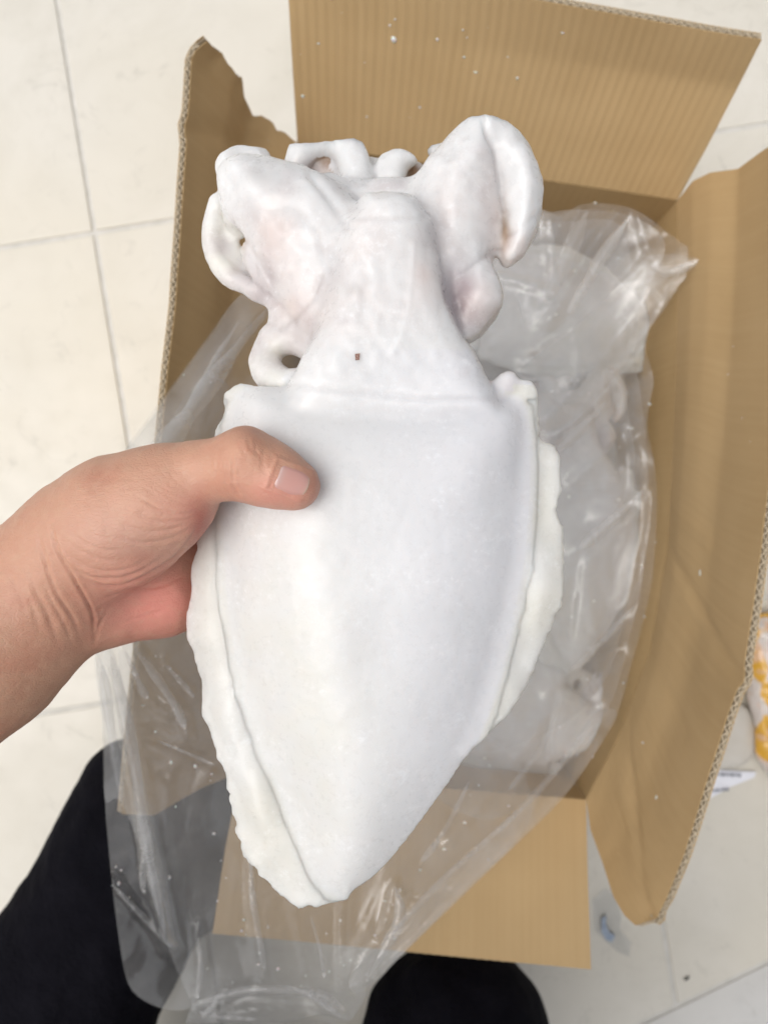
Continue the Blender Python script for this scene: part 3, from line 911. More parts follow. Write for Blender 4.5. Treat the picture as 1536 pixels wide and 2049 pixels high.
# the torn reddish fleck on the neck
mb = MB(); q = [(710, 708), (720, 707), (719, 720), (711, 721)]
zt = .0128
mb.prism([C(u, v, 14.4) for u, v in q[::-1]], [C(u, v, 11.5) for u, v in q[::-1]])
m = Mat('red_fleck'); m.col(m.ramp(m.noise(1400, 3), [(.35, (.16, .07, .05)), (.65, (.40, .26, .21))])); m.set(Roughness=.6)
mb.build('skin_fleck', m.m, cuttle)

# more of them packed in the bag inside the box
parts0 = list(cuttle.children)
c0 = Vector(cuttle.location)
spots = [((1140, 1085), .190, 6, 3, 5, 'frozen cuttlefish lying along the long sunlit flap under the cloudy plastic', None),
         ((1090, 640), .165, 84, -2, 4, 'frozen cuttlefish lying crosswise under the plastic near the tall flecked flap', None),
         ((990, 1400), .175, 262, 4, -2, 'frozen cuttlefish lying crosswise under the plastic near the flap folded out flat', None),
         ((800, 980), .185, 190, -4, -4, 'frozen cuttlefish under the plastic straight beneath the one held up', None)]
spots += [((pu, pv), z, rz, 0, 0, 'frozen cuttlefish packed at the bottom of the box beneath the others', 'cuttlefish at the bottom of the box')
          for pu, pv, z, rz in ((1120, 1000, .125, 186), (850, 970, .125, 4), (1040, 980, .075, 6), (820, 960, .075, 188), (1040, 980, .034, 184), (820, 960, .034, 4))]
for (pu, pv), z, rz, rx, ry, lab_, grp in spots:
    e = empty('frozen_cuttlefish', tuple(P(pu, pv, z)))
    e.rotation_euler = (math.radians(rx), math.radians(ry), math.radians(rz))
    e.scale = (.86, .86, .86)
    tag(e, lab_, 'cuttlefish', grp)
    for p in parts0:
        if p.name.startswith('skin_fleck'): continue
        k = p.copy(); sc.collection.objects.link(k); k.parent = e
        k.matrix_parent_inverse = p.matrix_parent_inverse.copy()

# ------------------------------------------------------------------ person: hand, forearm, trousers
person = empty('person', (-.25, -.75, 0))
tag(person, 'person in black trousers squatting by the box, gripping the cuttlefish with one bare hand', 'person')

hf = Field(C(-900, 2100, 0) * (1, 1, 0) + (0, 0, ZC - .085), C(770, 830, 0) * (1, 1, 0) + (0, 0, ZC + .075), .0016)
def hc(pts, k, kk=.004, zs=1.0): hf.smin(hf.chain([CR(*p) for p in pts], kk, zs), k)
hc([(-760, 1905, 14, 44), (-300, 1522, 4, 40), (-30, 1300, -4, 34), (60, 1222, -7, 29.5), (110, 1172, -6, 27.5)], 0, .012)
hc([(100, 1135, -4, 25), (165, 1085, 2, 25.5), (245, 1040, 8, 26), (325, 996, 14, 22)], .014, .010)
hc([(325, 996, 14, 20.5), (398, 945, 20, 11.8), (450, 937, 24, 11.4)], .008, .006)
hc([(430, 940, 23, 11.7), (490, 930, 26.5, 13.6), (545, 950, 27.5, 12.0), (590, 971, 26.5, 10.2)], .004, .006)
# palm
hc([(110, 1200, -14, 22), (200, 1195, -20, 22), (330, 1186, -31, 19), (415, 1172, -43, 13)], .007, .010)
hc([(150, 1150, -18, 22), (330, 1090, -32, 19), (420, 1080, -45, 14)], .006, .010)
hc([(190, 1080, -14, 22), (340, 990, -30, 17), (412, 930, -43, 11.5)], .006, .010)
# fingers wrapped behind the mantle
for fg in ([(412, 928, -43, 11), (515, 902, -46, 9.4), (615, 915, -42, 8.6), (690, 932, -34, 7.6)],
           [(425, 1012, -46, 10.5), (555, 992, -48, 9.6), (665, 1002, -43, 8.8), (742, 1012, -34.5, 7.8)],
           [(422, 1095, -46, 10), (545, 1090, -48, 9.2), (650, 1096, -43, 8.4), (718, 1102, -34, 7.4)],
           [(408, 1168, -44, 9.2), (505, 1178, -46, 8.0), (585, 1184, -42, 7.3), (645, 1186, -34, 6.5)]):
    hc(fg, .0022, .004)
V, Fq = hf.mesh(3)
V, Fq = subdivide(V, Fq)
V = lap(V, Fq, .5); V = lap(V, Fq, .3)
N = vnormals(V, Fq)
px = to_px(V); front = N[:, 2] > -.2
def cr(pts, amp, w):
    global V
    pts = spline(pts, 5, False)
    d = dist_polyline(px, pts)
    e = np.minimum(np.linalg.norm(px - pts[0], axis=1), np.linalg.norm(px - pts[-1], axis=1))
    ln = np.linalg.norm(np.diff(pts, axis=0), axis=1).sum()
    fade = np.clip(e / (.28 * ln), 0, 1) * (1 + .35 * vnoise(V, 150, int(abs(pts[0][0]))))
    V = V + N * (np.where(front, fade, 0) * (-amp * np.exp(-(d / w) ** 2) + .28 * amp * np.exp(-((d - 2.4 * w) / (1.4 * w)) ** 2)))[:, None] / 1000
for pts, a, w in [
    ([(189, 1292), (187, 1240), (178, 1210), (150, 1160), (120, 1110), (106, 1070), (100, 1035)], 1.5, 5),
    ([(163, 1285), (148, 1240), (112, 1185), (92, 1130), (80, 1085), (74, 1045)], 1.0, 6),
    ([(120, 1300), (98, 1235), (70, 1180), (52, 1120)], .6, 8),
    ([(80, 1270), (60, 1200), (30, 1140)], .5, 9),
    ([(137, 1134), (182, 1163), (232, 1174), (283, 1158), (355, 1112), (400, 1045)], 1.3, 5),
    ([(115, 1100), (150, 1140), (205, 1158), (270, 1148), (330, 1110)], .55, 5),
    ([(112, 1085), (150, 1120), (200, 1142), (255, 1138), (310, 1110)], .5, 5),
    ([(120, 1070), (160, 1100), (205, 1120), (250, 1120)], .4, 5),
    ([(410, 1014), (370, 1028), (319, 1018), (262, 985)], .7, 4),
    ([(405, 1022), (360, 1042), (300, 1040), (240, 1010)], .55, 4),
    ([(395, 1034), (345, 1058), (290, 1062), (225, 1040)], .5, 5),
    ([(408, 1005), (380, 1010), (340, 995), (300, 968)], .5, 4),
    ([(385, 1055), (340, 1078), (285, 1085), (230, 1072)], .4, 5),
    ([(462, 908), (466, 930), (466, 955), (470, 978)], .6, 4),
    ([(452, 900), (455, 930), (452, 960), (455, 985)], .35, 4),
    ([(466, 972), (474, 982), (480, 990)], 1.1, 4),
    ([(482, 892), (488, 908), (498, 915)], .5, 4),
    ([(496, 884), (500, 900), (512, 908)], .45, 4),
    ([(510, 888), (512, 905), (522, 915)], .4, 4),
    ([(528, 905), (525, 925), (528, 942)], .35, 5),
    ([(430, 905), (434, 935), (430, 970)], .3, 4),
    ([(200, 1200), (260, 1180), (330, 1170), (385, 1140)], .7, 5),
    ([(190, 1290), (200, 1250), (215, 1225)], .5, 5),
    ([(130, 1050), (170, 1085), (215, 1100), (262, 1098)], .35, 4), ([(150, 1040), (190, 1070), (240, 1080)], .3, 4),
    ([(300, 955), (340, 985), (385, 1000)], .4, 3), ([(270, 960), (310, 990), (350, 1008)], .35, 3), ([(330, 930), (355, 965), (390, 985)], .3, 3),
    ([(425, 900), (422, 930), (418, 965)], .25, 3), ([(440, 895), (444, 930), (442, 975)], .3, 3), ([(474, 905), (476, 930), (478, 960)], .3, 3),
    ([(60, 1250), (40, 1190), (10, 1130)], .35, 7), ([(150, 1300), (130, 1250), (100, 1195), (85, 1150)], .45, 5),
    ([(225, 1250), (280, 1235), (350, 1215)], .3, 4), ([(240, 1200), (300, 1205), (360, 1190)], .3, 4),
]:
    cr(pts, a * .72, w * .66)
# knuckle of the thumb and the bony wrist
d = np.linalg.norm(px - (492, 893), axis=1); V = V + N * (np.where(front, .0022, 0) * np.exp(-(d / 32) ** 2))[:, None]
V = V + N * (.00035 * vnoise(V, 90, 2) + .00015 * vnoise(V, 300, 3))[:, None]

def hand_col():
    h = (V[:, 2] - ZC) * 1000
    c = np.tile(np.array((.55, .305, .21)), (len(V), 1))
    def b(colr, u, v, ru, rv, a, cond=None):
        nonlocal c
        w = np.exp(-((px[:, 0] - u) / ru) ** 2 - ((px[:, 1] - v) / rv) ** 2) * a
        if cond is not None: w = w * cond
        c = c * (1 - w[:, None]) + np.array(colr) * w[:, None]
    b((.68, .265, .215), 310, 1210, 150, 95, .95)
    b((.65, .32, .25), 380, 1030, 70, 50, .7)
    b((.66, .29, .23), 560, 990, 80, 45, .75)
    b((.53, .28, .185), 495, 910, 40, 30, .45)
    b((.57, .33, .25), 230, 1080, 120, 70, .6)
    b((.50, .30, .24), 280, 1090, 60, 40, .35)
    b((.44, .25, .165), 0, 1350, 190, 180, .65)  # forearm darkened, its shading put into the skin colour
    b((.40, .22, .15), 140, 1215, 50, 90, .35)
    b((.42, .12, .09), 400, 1055, 22, 60, .8)  # dark red painted in as the shadow between thumb and palm
    return c
rel = px - (582.0, 962.0)
ns_ = (rel @ np.array((.935, .355))) / 38; nt_ = (rel @ np.array((-.355, .935))) / 29
rr = np.where(ns_ < .6, np.maximum(np.abs(nt_), -ns_), np.abs(nt_))
V = V + N * (np.where(front & (ns_ < .95) & (ns_ > -1.6), .00055, 0) * np.exp(-((rr - 1.12) / .13) ** 2))[:, None]
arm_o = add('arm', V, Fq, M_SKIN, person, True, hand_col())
arm_o['label'] = 'bare left forearm and hand, thumb on top of the cuttlefish'

# thumb nail: a shaped plate lying on the thumb, found by dropping points on the field
def hand_top(u, v):
    best = None
    for h in np.arange(45, 5, -.25):
        p = C(u, v, h)
        i = (p - hf.lo) / hf.h
        i0 = np.floor(i).astype(int); fr = i - i0
        val = 0
        for dx in (0, 1):
            for dy in (0, 1):
                for dz in (0, 1):
                    val += hf.f[i0[0] + dx, i0[1] + dy, i0[2] + dz] * (fr[0] if dx else 1 - fr[0]) * (fr[1] if dy else 1 - fr[1]) * (fr[2] if dz else 1 - fr[2])
        if val < 0: return h
    return 20.0
ax = np.array((.935, .355)); ay = np.array((-.355, .935))
cen = np.array((582.0, 962.0))
na, nb = 17, 13
NV = []; NCol = []
for i in range(na):
    s = -1 + 2 * i / (na - 1)
    wdt = 29.5 * (1 - .10 * max(0, -s) ** 3 - .20 * max(0, s) ** 2.5)
    for j in range(nb):
        t = -1 + 2 * j / (nb - 1)
        ls = s * 38 - 6 * (t * t) * (1 if s > 0 else -.6) * abs(s)
        p = cen + ax * ls + ay * (t * wdt)
        NV.append((p, s, t))
fit = []
hs_ = [hand_top(*p) for p, s, t in NV]
A = np.array([[1, s, t, s * s, t * t, s * t] for p, s, t in NV])
co_, *_ = np.linalg.lstsq(A, np.array(hs_), rcond=None)
W = []
for (p, s, t), h0 in zip(NV, A @ co_):
    edge = max(abs(s), abs(t))
    lift = .45 - .95 * max(0, abs(t) - .72) / .28 - 1.5 * max(0, -s - .70) / .30 - .25 * max(0, s - .85) / .15
    W.append(C(p[0], p[1], h0 + lift))
    lun = 1 / (1 + math.exp((s + .50 + .28 * t * t) * 16))
    tipw = 1 / (1 + math.exp(-(s - .92) * 40))
    cc = np.array((.63, .34, .295)) * (1 - lun) + np.array((.60, .41, .38)) * lun
    cc = cc * (1 - tipw) + np.array((.70, .56, .42)) * tipw
    NCol.append(cc)
I = np.arange(na * nb).reshape(na, nb)
q = np.stack([I[:-1, :-1], I[:-1, 1:], I[1:, 1:], I[1:, :-1]], 2).reshape(-1, 4)
nail = add('fingernail', np.array(W), q, M_NAIL, arm_o, True, np.array(NCol))
md = nail.modifiers.new('thick', 'SOLIDIFY'); md.thickness = .0007; md.offset = -1
md = nail.modifiers.new('smooth', 'SUBSURF'); md.levels = md.render_levels = 2

# trousers
def PR(u, v, z, r): return (*P(u, v, z), r)
tf = Field((-.62, -1.15, -.004), (.34, -.2, .42), .0065)
def tc(pts, k): tf.smin(tf.chain(pts, .05), k)
kneeL = PR(318, 1650, .215, .084); kneeR = PR(915, 2085, .20, .088)
tc([kneeL, (-.33, -.50, .235, .092), (-.33, -.85, .26, .105)], 0)
tc([kneeL, (kneeL[0] - .03, kneeL[1] - .14, .05, .058), (kneeL[0] - .03, kneeL[1] - .16, 0, .058)], .03)
tc([kneeR, (.0, -.72, .22, .095), (-.12, -.92, .25, .105)], .01)
tc([kneeR, (kneeR[0] + .0, kneeR[1] - .13, .05, .058), (kneeR[0], kneeR[1] - .15, 0, .058)], .03)
tc([(-.33, -.9, .26, .11), (-.12, -.95, .25, .11)], .05)
V, Fq = tf.mesh(3)
V, Fq = subdivide(V, Fq); V = lap(V, Fq, .5)
N = vnormals(V, Fq)
fx = V @ np.array((.66, .75, .2))
fold = .006 * np.sin(fx * 90 + 3 * vnoise(V, 9, 1)) * np.clip(vnoise(V, 7, 2) + .2, 0, 1) + .004 * vnoise(V, 22, 5) + .0012 * vnoise(V, 70, 6)
V = V + N * fold[:, None]
tr = add('trousers', V, Fq, M_CLOTH, person)
tr['label'] = 'black trousers'
# dark shirt: unseen back bent over the box, added for shade, sleeve down to the bare elbow
tf = Field((-.50, -1.16, .18), (.30, -.10, 1.16), .011)
tc([(-.22, -.92, .34, .15), (-.10, -.78, .62, .155), (-.02, -.62, .88, .15)], 0)
tc([(-.20, -.60, .98, .075), (-.02, -.60, 1.0, .085), (.17, -.60, .98, .075)], .06)
tc([(-.20, -.60, .98, .070), (-.32, -.42, .80, .062), (-.345, -.235, .655, .057)], .04)
tc([(.17, -.60, .98, .070), (.24, -.46, .82, .064)], .04)
V, Fq = tf.mesh(2); N = vnormals(V, Fq)
V = V + N * (.006 * vnoise(V, 14, 3) + .003 * vnoise(V, 34, 4))[:, None]
m = Mat('dark_shirt'); m.col(m.ramp(m.noise(12, 4), [(.3, (.05, .05, .055)), (.7, (.08, .08, .085))])); m.set(Roughness=.9)
add('offframe_shirt', V, Fq, m.m, person)

# ------------------------------------------------------------------ plastic bag
def tps(ctrl):
    c = np.array(ctrl, float); p = c[:, :2] / 1000
    def U(r2): return np.where(r2 > 1e-12, r2 * np.log(np.maximum(r2, 1e-12)), 0)
    n = len(p)
    K = U(((p[:, None] - p[None]) ** 2).sum(2)) + np.eye(n) * 2e-3
    Pm = np.c_[np.ones(n), p]
    A = np.block([[K, Pm], [Pm.T, np.zeros((3, 3))]])
    w = np.linalg.solve(A, np.r_[c[:, 2], 0, 0, 0])
    return lambda q: U((((q / 1000)[:, None] - p[None]) ** 2).sum(2)) @ w[:n] + np.c_[np.ones(len(q)), q / 1000] @ w[n:]

def inside_poly(q, poly):
    r = np.zeros(len(q), bool)
    for a, b in zip(poly, np.roll(poly, -1, axis=0)):
        c = (a[1] > q[:, 1]) != (b[1] > q[:, 1])
        if abs(b[1] - a[1]) > 1e-9:
            r ^= c & (q[:, 0] < a[0] + (b[0] - a[0]) * (q[:, 1] - a[1]) / (b[1] - a[1]))
    return r

BV, BF, BM = [], [], []
def sheet(out_px, zfun, folds, step=11, nrand=0, rdir=None, seed=0, ramp=1.0, closed_n=5, ncrisp=0, mi=0):
    r = np.random.default_rng(seed)
    poly = spline(out_px, closed_n)
    L = np.linalg.norm(np.roll(poly, -1, 0) - poly, axis=1).sum()
    poly = resample(np.vstack([poly, poly[:1]]), int(L / step))[:-1]
    lo, hi = poly.min(0), poly.max(0)
    gx, gy = np.meshgrid(np.arange(lo[0], hi[0], step), np.arange(lo[1], hi[1], step))
    g = np.stack([gx.ravel(), gy.ravel()], 1) + r.uniform(-.3, .3, (gx.size, 2)) * step
    g[:, 0] += (np.round((g[:, 1] - lo[1]) / step) % 2) * step / 2
    g = g[inside_poly(g, poly)]
    g = g[dist_polyline(g, np.vstack([poly, poly[:1]])) > step * .6]
    pts = np.vstack([poly, g]); n = len(poly)
    vs, es, fs, *_ = delaunay_2d_cdt([Vector(p / 1000) for p in pts], [(i, (i + 1) % n) for i in range(n)], [list(range(n))], 1, 1e-6)
    q = np.array([(v.x, v.y) for v in vs]) * 1000
    z = zfun(q)
    for pts_, amp, w, prof in folds:
        d = dist_polyline(q, spline(pts_, 4, False))
        z = z + 1.1 * amp / 1000 * np.exp(-(d / w) ** (1.4 if prof == 1 else 2))
    for _ in range(nrand):
        c = q[r.integers(len(q))]
        a = r.normal(*rdir(c)); ln = r.uniform(40, 170)
        dv = np.array((math.cos(a), math.sin(a))) * ln
        bend = np.array((-dv[1], dv[0])) * r.uniform(-.15, .15)
        d = dist_polyline(q, [c - dv, c + bend, c + dv])
        fade = np.exp(-(np.linalg.norm(q - c, axis=1) / (ln * .9)) ** 4)
        z = z + ramp * r.choice((-1, 1)) * r.uniform(.4, 3.2) / 1000 * np.exp(-(d / r.uniform(7, 26)) ** r.choice((1, 2))) * fade
    for _ in range(ncrisp):
        c = q[r.integers(len(q))]
        a = r.normal(*rdir(c)) + r.normal(0, .4); ln = r.uniform(18, 70)
        dv = np.array((math.cos(a), math.sin(a))) * ln
        d = dist_polyline(q, [c - dv, c + np.array((-dv[1], dv[0])) * r.uniform(-.3, .3), c + dv])
        z = z + r.choice((-1, 1)) * r.uniform(.5, 1.5) / 1000 * np.exp(-d / r.uniform(6, 11)) * np.exp(-(np.linalg.norm(q - c, axis=1) / (ln * .9)) ** 4)
    d = CAM_H - z
    W = np.stack([(q[:, 0] - CX) / FPX * d, (CY - q[:, 1]) / FPX * d, z], 1)
    b = sum(len(x) for x in BV)
    BV.append(W); BF.extend([tuple(b + i for i in f)[::-1] for f in fs])
    BM.extend([mi] * len(fs))
    return q, W

ctrl = [(480, 590, .36), (360, 750, .41), (250, 900, .455), (200, 1100, .465), (190, 1320, .45), (208, 1500, .432), (215, 1650, .415), (235, 1850, .395), (255, 1960, .382), (340, 2022, .375),
        (500, 1965, .385), (690, 1990, .372), (810, 1900, .368), (1000, 1720, .335), (1130, 1590, .30), (1230, 1430, .262), (1280, 1250, .25), (1310, 1100, .25), (1312, 980, .25), (1295, 850, .248),
        (1305, 760, .25), (1290, 680, .25), (1400, 520, .285), (1270, 415, .262), (1160, 408, .255), (1085, 420, .252), (900, 400, .245), (700, 450, .25), (600, 500, .30),
        (1150, 700, .252), (1100, 1000, .245), (900, 900, .26), (700, 900, .30), (500, 900, .395), (700, 1300, .315), (500, 1300, .40), (350, 1300, .435), (350, 1600, .425), (900, 1400, .29), (700, 1700, .365), (1050, 1350, .265), (450, 1750, .395), (600, 1900, .38)]
ztop = tps(ctrl)
main_px = [(620, 470), (480, 590), (420, 668), (360, 750), (300, 832), (250, 902), (212, 1010), (197, 1150), (190, 1320), (205, 1440), (208, 1500), (210, 1600), (216, 1680), (228, 1800), (240, 1890), (252, 1955), (272, 1990), (310, 2013), (350, 2022), (385, 2016),
           (420, 1990), (470, 1972), (540, 1963), (620, 1972), (690, 1990), (745, 1965), (810, 1902), (920, 1795), (1040, 1680), (1130, 1590), (1200, 1490), (1235, 1425), (1262, 1330), (1284, 1250), (1302, 1170), (1310, 1090), (1313, 985), (1306, 920), (1293, 850), (1302, 790),
           (1306, 755), (1290, 680), (1330, 615), (1362, 565), (1402, 521), (1340, 470), (1275, 422), (1215, 408), (1160, 410), (1120, 432), (1085, 420), (980, 410), (800, 420)]
def rd(c):
    if c[0] > 950 and c[1] < 1250: return (math.radians(125), .5)
    if c[1] > 1500: return (math.radians(115), .55)
    return (math.radians(80), .5)
folds_top = [
    ([(470, 600), (400, 700), (318, 805)], 7, 12, 2), ([(540, 600), (430, 740), (330, 880), (270, 930)], 9, 16, 1), ([(520, 720), (430, 850), (380, 900)], -6, 14, 2), ([(500, 640), (420, 800), (400, 880)], 5, 10, 2),
    ([(212, 1290), (240, 1400), (262, 1520), (285, 1650), (310, 1780), (335, 1895)], 14, 14, 1), ([(265, 1300), (300, 1400), (340, 1430)], 7, 9, 1), ([(265, 1290), (330, 1380), (365, 1430), (375, 1470)], 9, 11, 1), ([(330, 1330), (380, 1380)], 5, 8, 1),
    ([(300, 1470), (360, 1500), (440, 1535)], -5, 8, 1), ([(225, 1760), (290, 1840), (355, 1905)], 7, 9, 1), ([(290, 1700), (285, 1780)], 4, 8, 1),
    ([(500, 1700), (505, 1800), (530, 1960)], 7, 9, 1), ([(395, 1860), (400, 1940), (388, 2012)], 5, 9, 1), ([(684, 1790), (682, 1880), (684, 1985)], 7, 6, 1), ([(790, 1770), (770, 1860), (735, 1950)], 8, 12, 1), ([(830, 1790), (790, 1850), (760, 1930)], -6, 10, 1),
    ([(1225, 1440), (1125, 1580), (960, 1740), (810, 1890), (700, 1985)], 5, 14, 1), ([(1190, 1420), (1060, 1600), (880, 1770), (760, 1890)], -6, 18, 1), ([(1100, 1420), (1000, 1560), (900, 1680)], 6, 16, 1),
    ([(1160, 415), (1120, 520), (1080, 600)], 9, 16, 1), ([(1240, 420), (1180, 500), (1100, 640)], 8, 16, 1), ([(1275, 430), (1300, 500)], 5, 12, 1), ([(1330, 470), (1200, 620), (1080, 700)], -8, 22, 2), ([(1300, 515), (1180, 630), (1060, 720)], 9, 14, 1),
    ([(1290, 690), (1210, 790), (1110, 870)], 8, 14, 1), ([(1300, 860), (1220, 900), (1150, 960)], 5, 14, 1), ([(1300, 960), (1200, 1060), (1150, 1100)], 5, 16, 1), ([(1250, 880), (1255, 1000)], -7, 20, 2), ([(1290, 1200), (1180, 1300), (1100, 1380)], 5, 18, 1), ([(1230, 1300), (1150, 1400)], -5, 16, 2),
    ([(1305, 985), (1290, 1100), (1270, 1250)], 4, 12, 1)]
sheet(main_px, ztop, folds_top, 7.5, 170, rd, 5, .75, 5, 170)
# second wall of the bag lying on the first over the box
sheet([(700, 430), (900, 415), (1060, 428), (1150, 420), (1262, 432), (1330, 490), (1285, 600), (1270, 700), (1290, 860), (1296, 1000), (1290, 1120), (1262, 1260), (1215, 1420), (1100, 1560), (960, 1640), (800, 1500), (720, 1100)],
      lambda q: ztop(q) - .009, [([(1280, 700), (1150, 800), (1050, 860)], 6, 16, 1), ([(1290, 1010), (1180, 1120), (1090, 1180)], 6, 18, 1), ([(1240, 1290), (1130, 1400), (1040, 1500)], 6, 18, 1), ([(1200, 440), (1120, 560), (1080, 700)], 6, 20, 1)], 11, 60, rd, 15, .9, 5, 60)
sheet([(760, 470), (960, 440), (1100, 445), (1240, 450), (1262, 600), (1250, 760), (1268, 900), (1275, 1050), (1255, 1200), (1200, 1380), (1060, 1480), (900, 1480), (760, 1200)], lambda q: ztop(q) - .014, [], 14, 50, rd, 16, 1.0, 5, 30)
# lower wall of the bag's mouth
low_px = [(420, 745), (300, 920), (252, 1080), (238, 1250), (242, 1400), (262, 1520), (272, 1650), (300, 1790), (345, 1920), (384, 2012), (372, 2050), (450, 2052), (560, 2050), (690, 2048), (722, 2005), (800, 1915), (920, 1790), (1060, 1640), (1010, 1500), (820, 1400), (620, 1200), (520, 900)]
sheet(low_px, lambda q: ztop(q) - .016 - .010 * np.clip((q[:, 1] - 1700) / 300, 0, 1), [
    ([(250, 1300), (290, 1500), (330, 1700), (370, 1900)], 6, 14, 1), ([(384, 2014), (440, 2030), (560, 2020), (690, 2044)], 6, 10, 1), ([(560, 1650), (600, 1850), (640, 2040)], 6, 14, 1), ([(900, 1600), (760, 1800), (700, 1960)], 6, 14, 1), ([(392, 2016), (400, 2048)], 6, 10, 1), ([(640, 1985), (700, 2020)], 5, 9, 1)],
    11, 60, rd, 9, .8, 5, 70)
# folded over bands: film lying double
def band(px_, dz, folds, seed, nr=14):
    sheet(px_, lambda q: ztop(q) + dz, folds, 9, nr, rd, seed, .8, 4)
band([(1402, 521), (1355, 556), (1325, 612), (1290, 668), (1215, 770), (1140, 850), (1085, 860), (1062, 805), (1010, 780), (1060, 720), (1150, 655), (1230, 580), (1300, 512)], .010, [([(1395, 522), (1320, 560), (1220, 700), (1090, 840)], 6, 16, 1), ([(1300, 515), (1345, 548)], 5, 10, 1)], 21)
band([(1075, 420), (1100, 440), (1113, 510), (1116, 585), (1080, 635), (1050, 650), (1030, 590), (960, 550), (960, 470)], .014, [([(1098, 440), (1104, 520), (1106, 590)], 5, 8, 1), ([(1000, 555), (1060, 570), (1110, 590)], 5, 8, 1)], 22)
band([(1235, 1425), (1200, 1492), (1130, 1592), (1040, 1683), (920, 1798), (810, 1905), (742, 1970), (712, 1990), (700, 1950), (780, 1870), (900, 1755), (1010, 1650), (1105, 1550), (1185, 1430)], .004, [([(1190, 1450), (1030, 1650), (800, 1870)], 4, 14, 1)], 23)
band([(480, 592), (425, 668), (363, 752), (305, 836), (255, 904), (262, 945), (330, 900), (430, 760), (530, 640), (560, 580)], .006, [([(540, 600), (430, 740), (330, 880)], 6, 16, 1)], 24)
band([(192, 1300), (205, 1440), (210, 1600), (240, 1600), (290, 1720), (330, 1860), (352, 1900), (330, 1760), (300, 1620), (278, 1500), (255, 1400), (225, 1300)], .008, [([(225, 1310), (262, 1480), (300, 1680), (335, 1860)], 8, 12, 1)], 25)
def strip(cl, w0, w1, dz, seed):  # whiter film streaks along the folds, laid in as painted highlights
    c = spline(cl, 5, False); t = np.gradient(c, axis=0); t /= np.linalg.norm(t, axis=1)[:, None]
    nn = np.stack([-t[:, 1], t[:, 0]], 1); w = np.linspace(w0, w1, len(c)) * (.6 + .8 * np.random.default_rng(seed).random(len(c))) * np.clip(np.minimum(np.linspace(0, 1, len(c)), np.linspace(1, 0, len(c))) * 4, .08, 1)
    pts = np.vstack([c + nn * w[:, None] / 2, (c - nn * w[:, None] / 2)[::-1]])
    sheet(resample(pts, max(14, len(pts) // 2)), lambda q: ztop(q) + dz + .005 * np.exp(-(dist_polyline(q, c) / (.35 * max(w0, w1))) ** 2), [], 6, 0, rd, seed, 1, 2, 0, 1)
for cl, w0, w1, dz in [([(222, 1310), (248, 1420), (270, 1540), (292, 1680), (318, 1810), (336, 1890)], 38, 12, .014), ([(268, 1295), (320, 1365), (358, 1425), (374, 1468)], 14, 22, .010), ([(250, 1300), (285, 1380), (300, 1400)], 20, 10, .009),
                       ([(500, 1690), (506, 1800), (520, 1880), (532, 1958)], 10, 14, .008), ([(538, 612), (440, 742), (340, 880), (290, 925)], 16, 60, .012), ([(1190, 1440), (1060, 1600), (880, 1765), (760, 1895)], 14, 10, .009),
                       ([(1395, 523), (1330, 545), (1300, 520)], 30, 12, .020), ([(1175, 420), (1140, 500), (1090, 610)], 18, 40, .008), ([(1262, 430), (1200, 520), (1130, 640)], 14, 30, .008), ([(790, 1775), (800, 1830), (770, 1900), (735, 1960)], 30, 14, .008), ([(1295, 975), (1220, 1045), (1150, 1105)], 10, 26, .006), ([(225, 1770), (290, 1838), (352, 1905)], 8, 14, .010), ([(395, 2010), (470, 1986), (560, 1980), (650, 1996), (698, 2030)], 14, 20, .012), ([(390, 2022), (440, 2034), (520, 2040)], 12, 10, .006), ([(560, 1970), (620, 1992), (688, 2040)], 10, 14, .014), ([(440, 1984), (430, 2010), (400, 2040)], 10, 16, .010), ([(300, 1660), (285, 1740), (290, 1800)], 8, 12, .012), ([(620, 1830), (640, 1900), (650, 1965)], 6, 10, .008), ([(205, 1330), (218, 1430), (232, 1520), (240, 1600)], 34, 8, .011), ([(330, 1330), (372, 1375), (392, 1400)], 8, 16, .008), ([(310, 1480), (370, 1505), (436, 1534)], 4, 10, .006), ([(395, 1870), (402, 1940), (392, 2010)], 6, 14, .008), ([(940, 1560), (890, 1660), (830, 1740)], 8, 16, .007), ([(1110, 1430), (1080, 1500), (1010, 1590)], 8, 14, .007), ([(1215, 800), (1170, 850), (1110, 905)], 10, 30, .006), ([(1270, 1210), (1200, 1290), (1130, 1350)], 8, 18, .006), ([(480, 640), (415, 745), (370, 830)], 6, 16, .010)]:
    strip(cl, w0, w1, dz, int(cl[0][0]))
band([(384, 2014), (420, 1990), (470, 1972), (540, 1963), (620, 1972), (690, 1990), (735, 1985), (700, 2040), (640, 2030), (560, 2048), (450, 2046), (380, 2044)], -.004, [([(390, 2016), (480, 2000), (600, 2010), (690, 2030)], 6, 14, 1), ([(450, 1980), (440, 2030)], 5, 9, 1), ([(600, 1975), (660, 2010), (690, 2040)], 5, 9, 1)], 26)
me = bpy.data.meshes.new('plastic_bag')
me.from_pydata(np.vstack(BV).tolist(), [], BF)
me.materials.append(M_FILM); me.materials.append(M_FOLD_GLINT)
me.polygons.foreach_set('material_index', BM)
me.polygons.foreach_set('use_smooth', [True] * len(me.polygons))
bag = link(bpy.data.objects.new('plastic_bag', me))
tag(bag, 'crumpled cloudy clear plastic bag spilling out of the box beneath the cuttlefish', 'plastic bag')

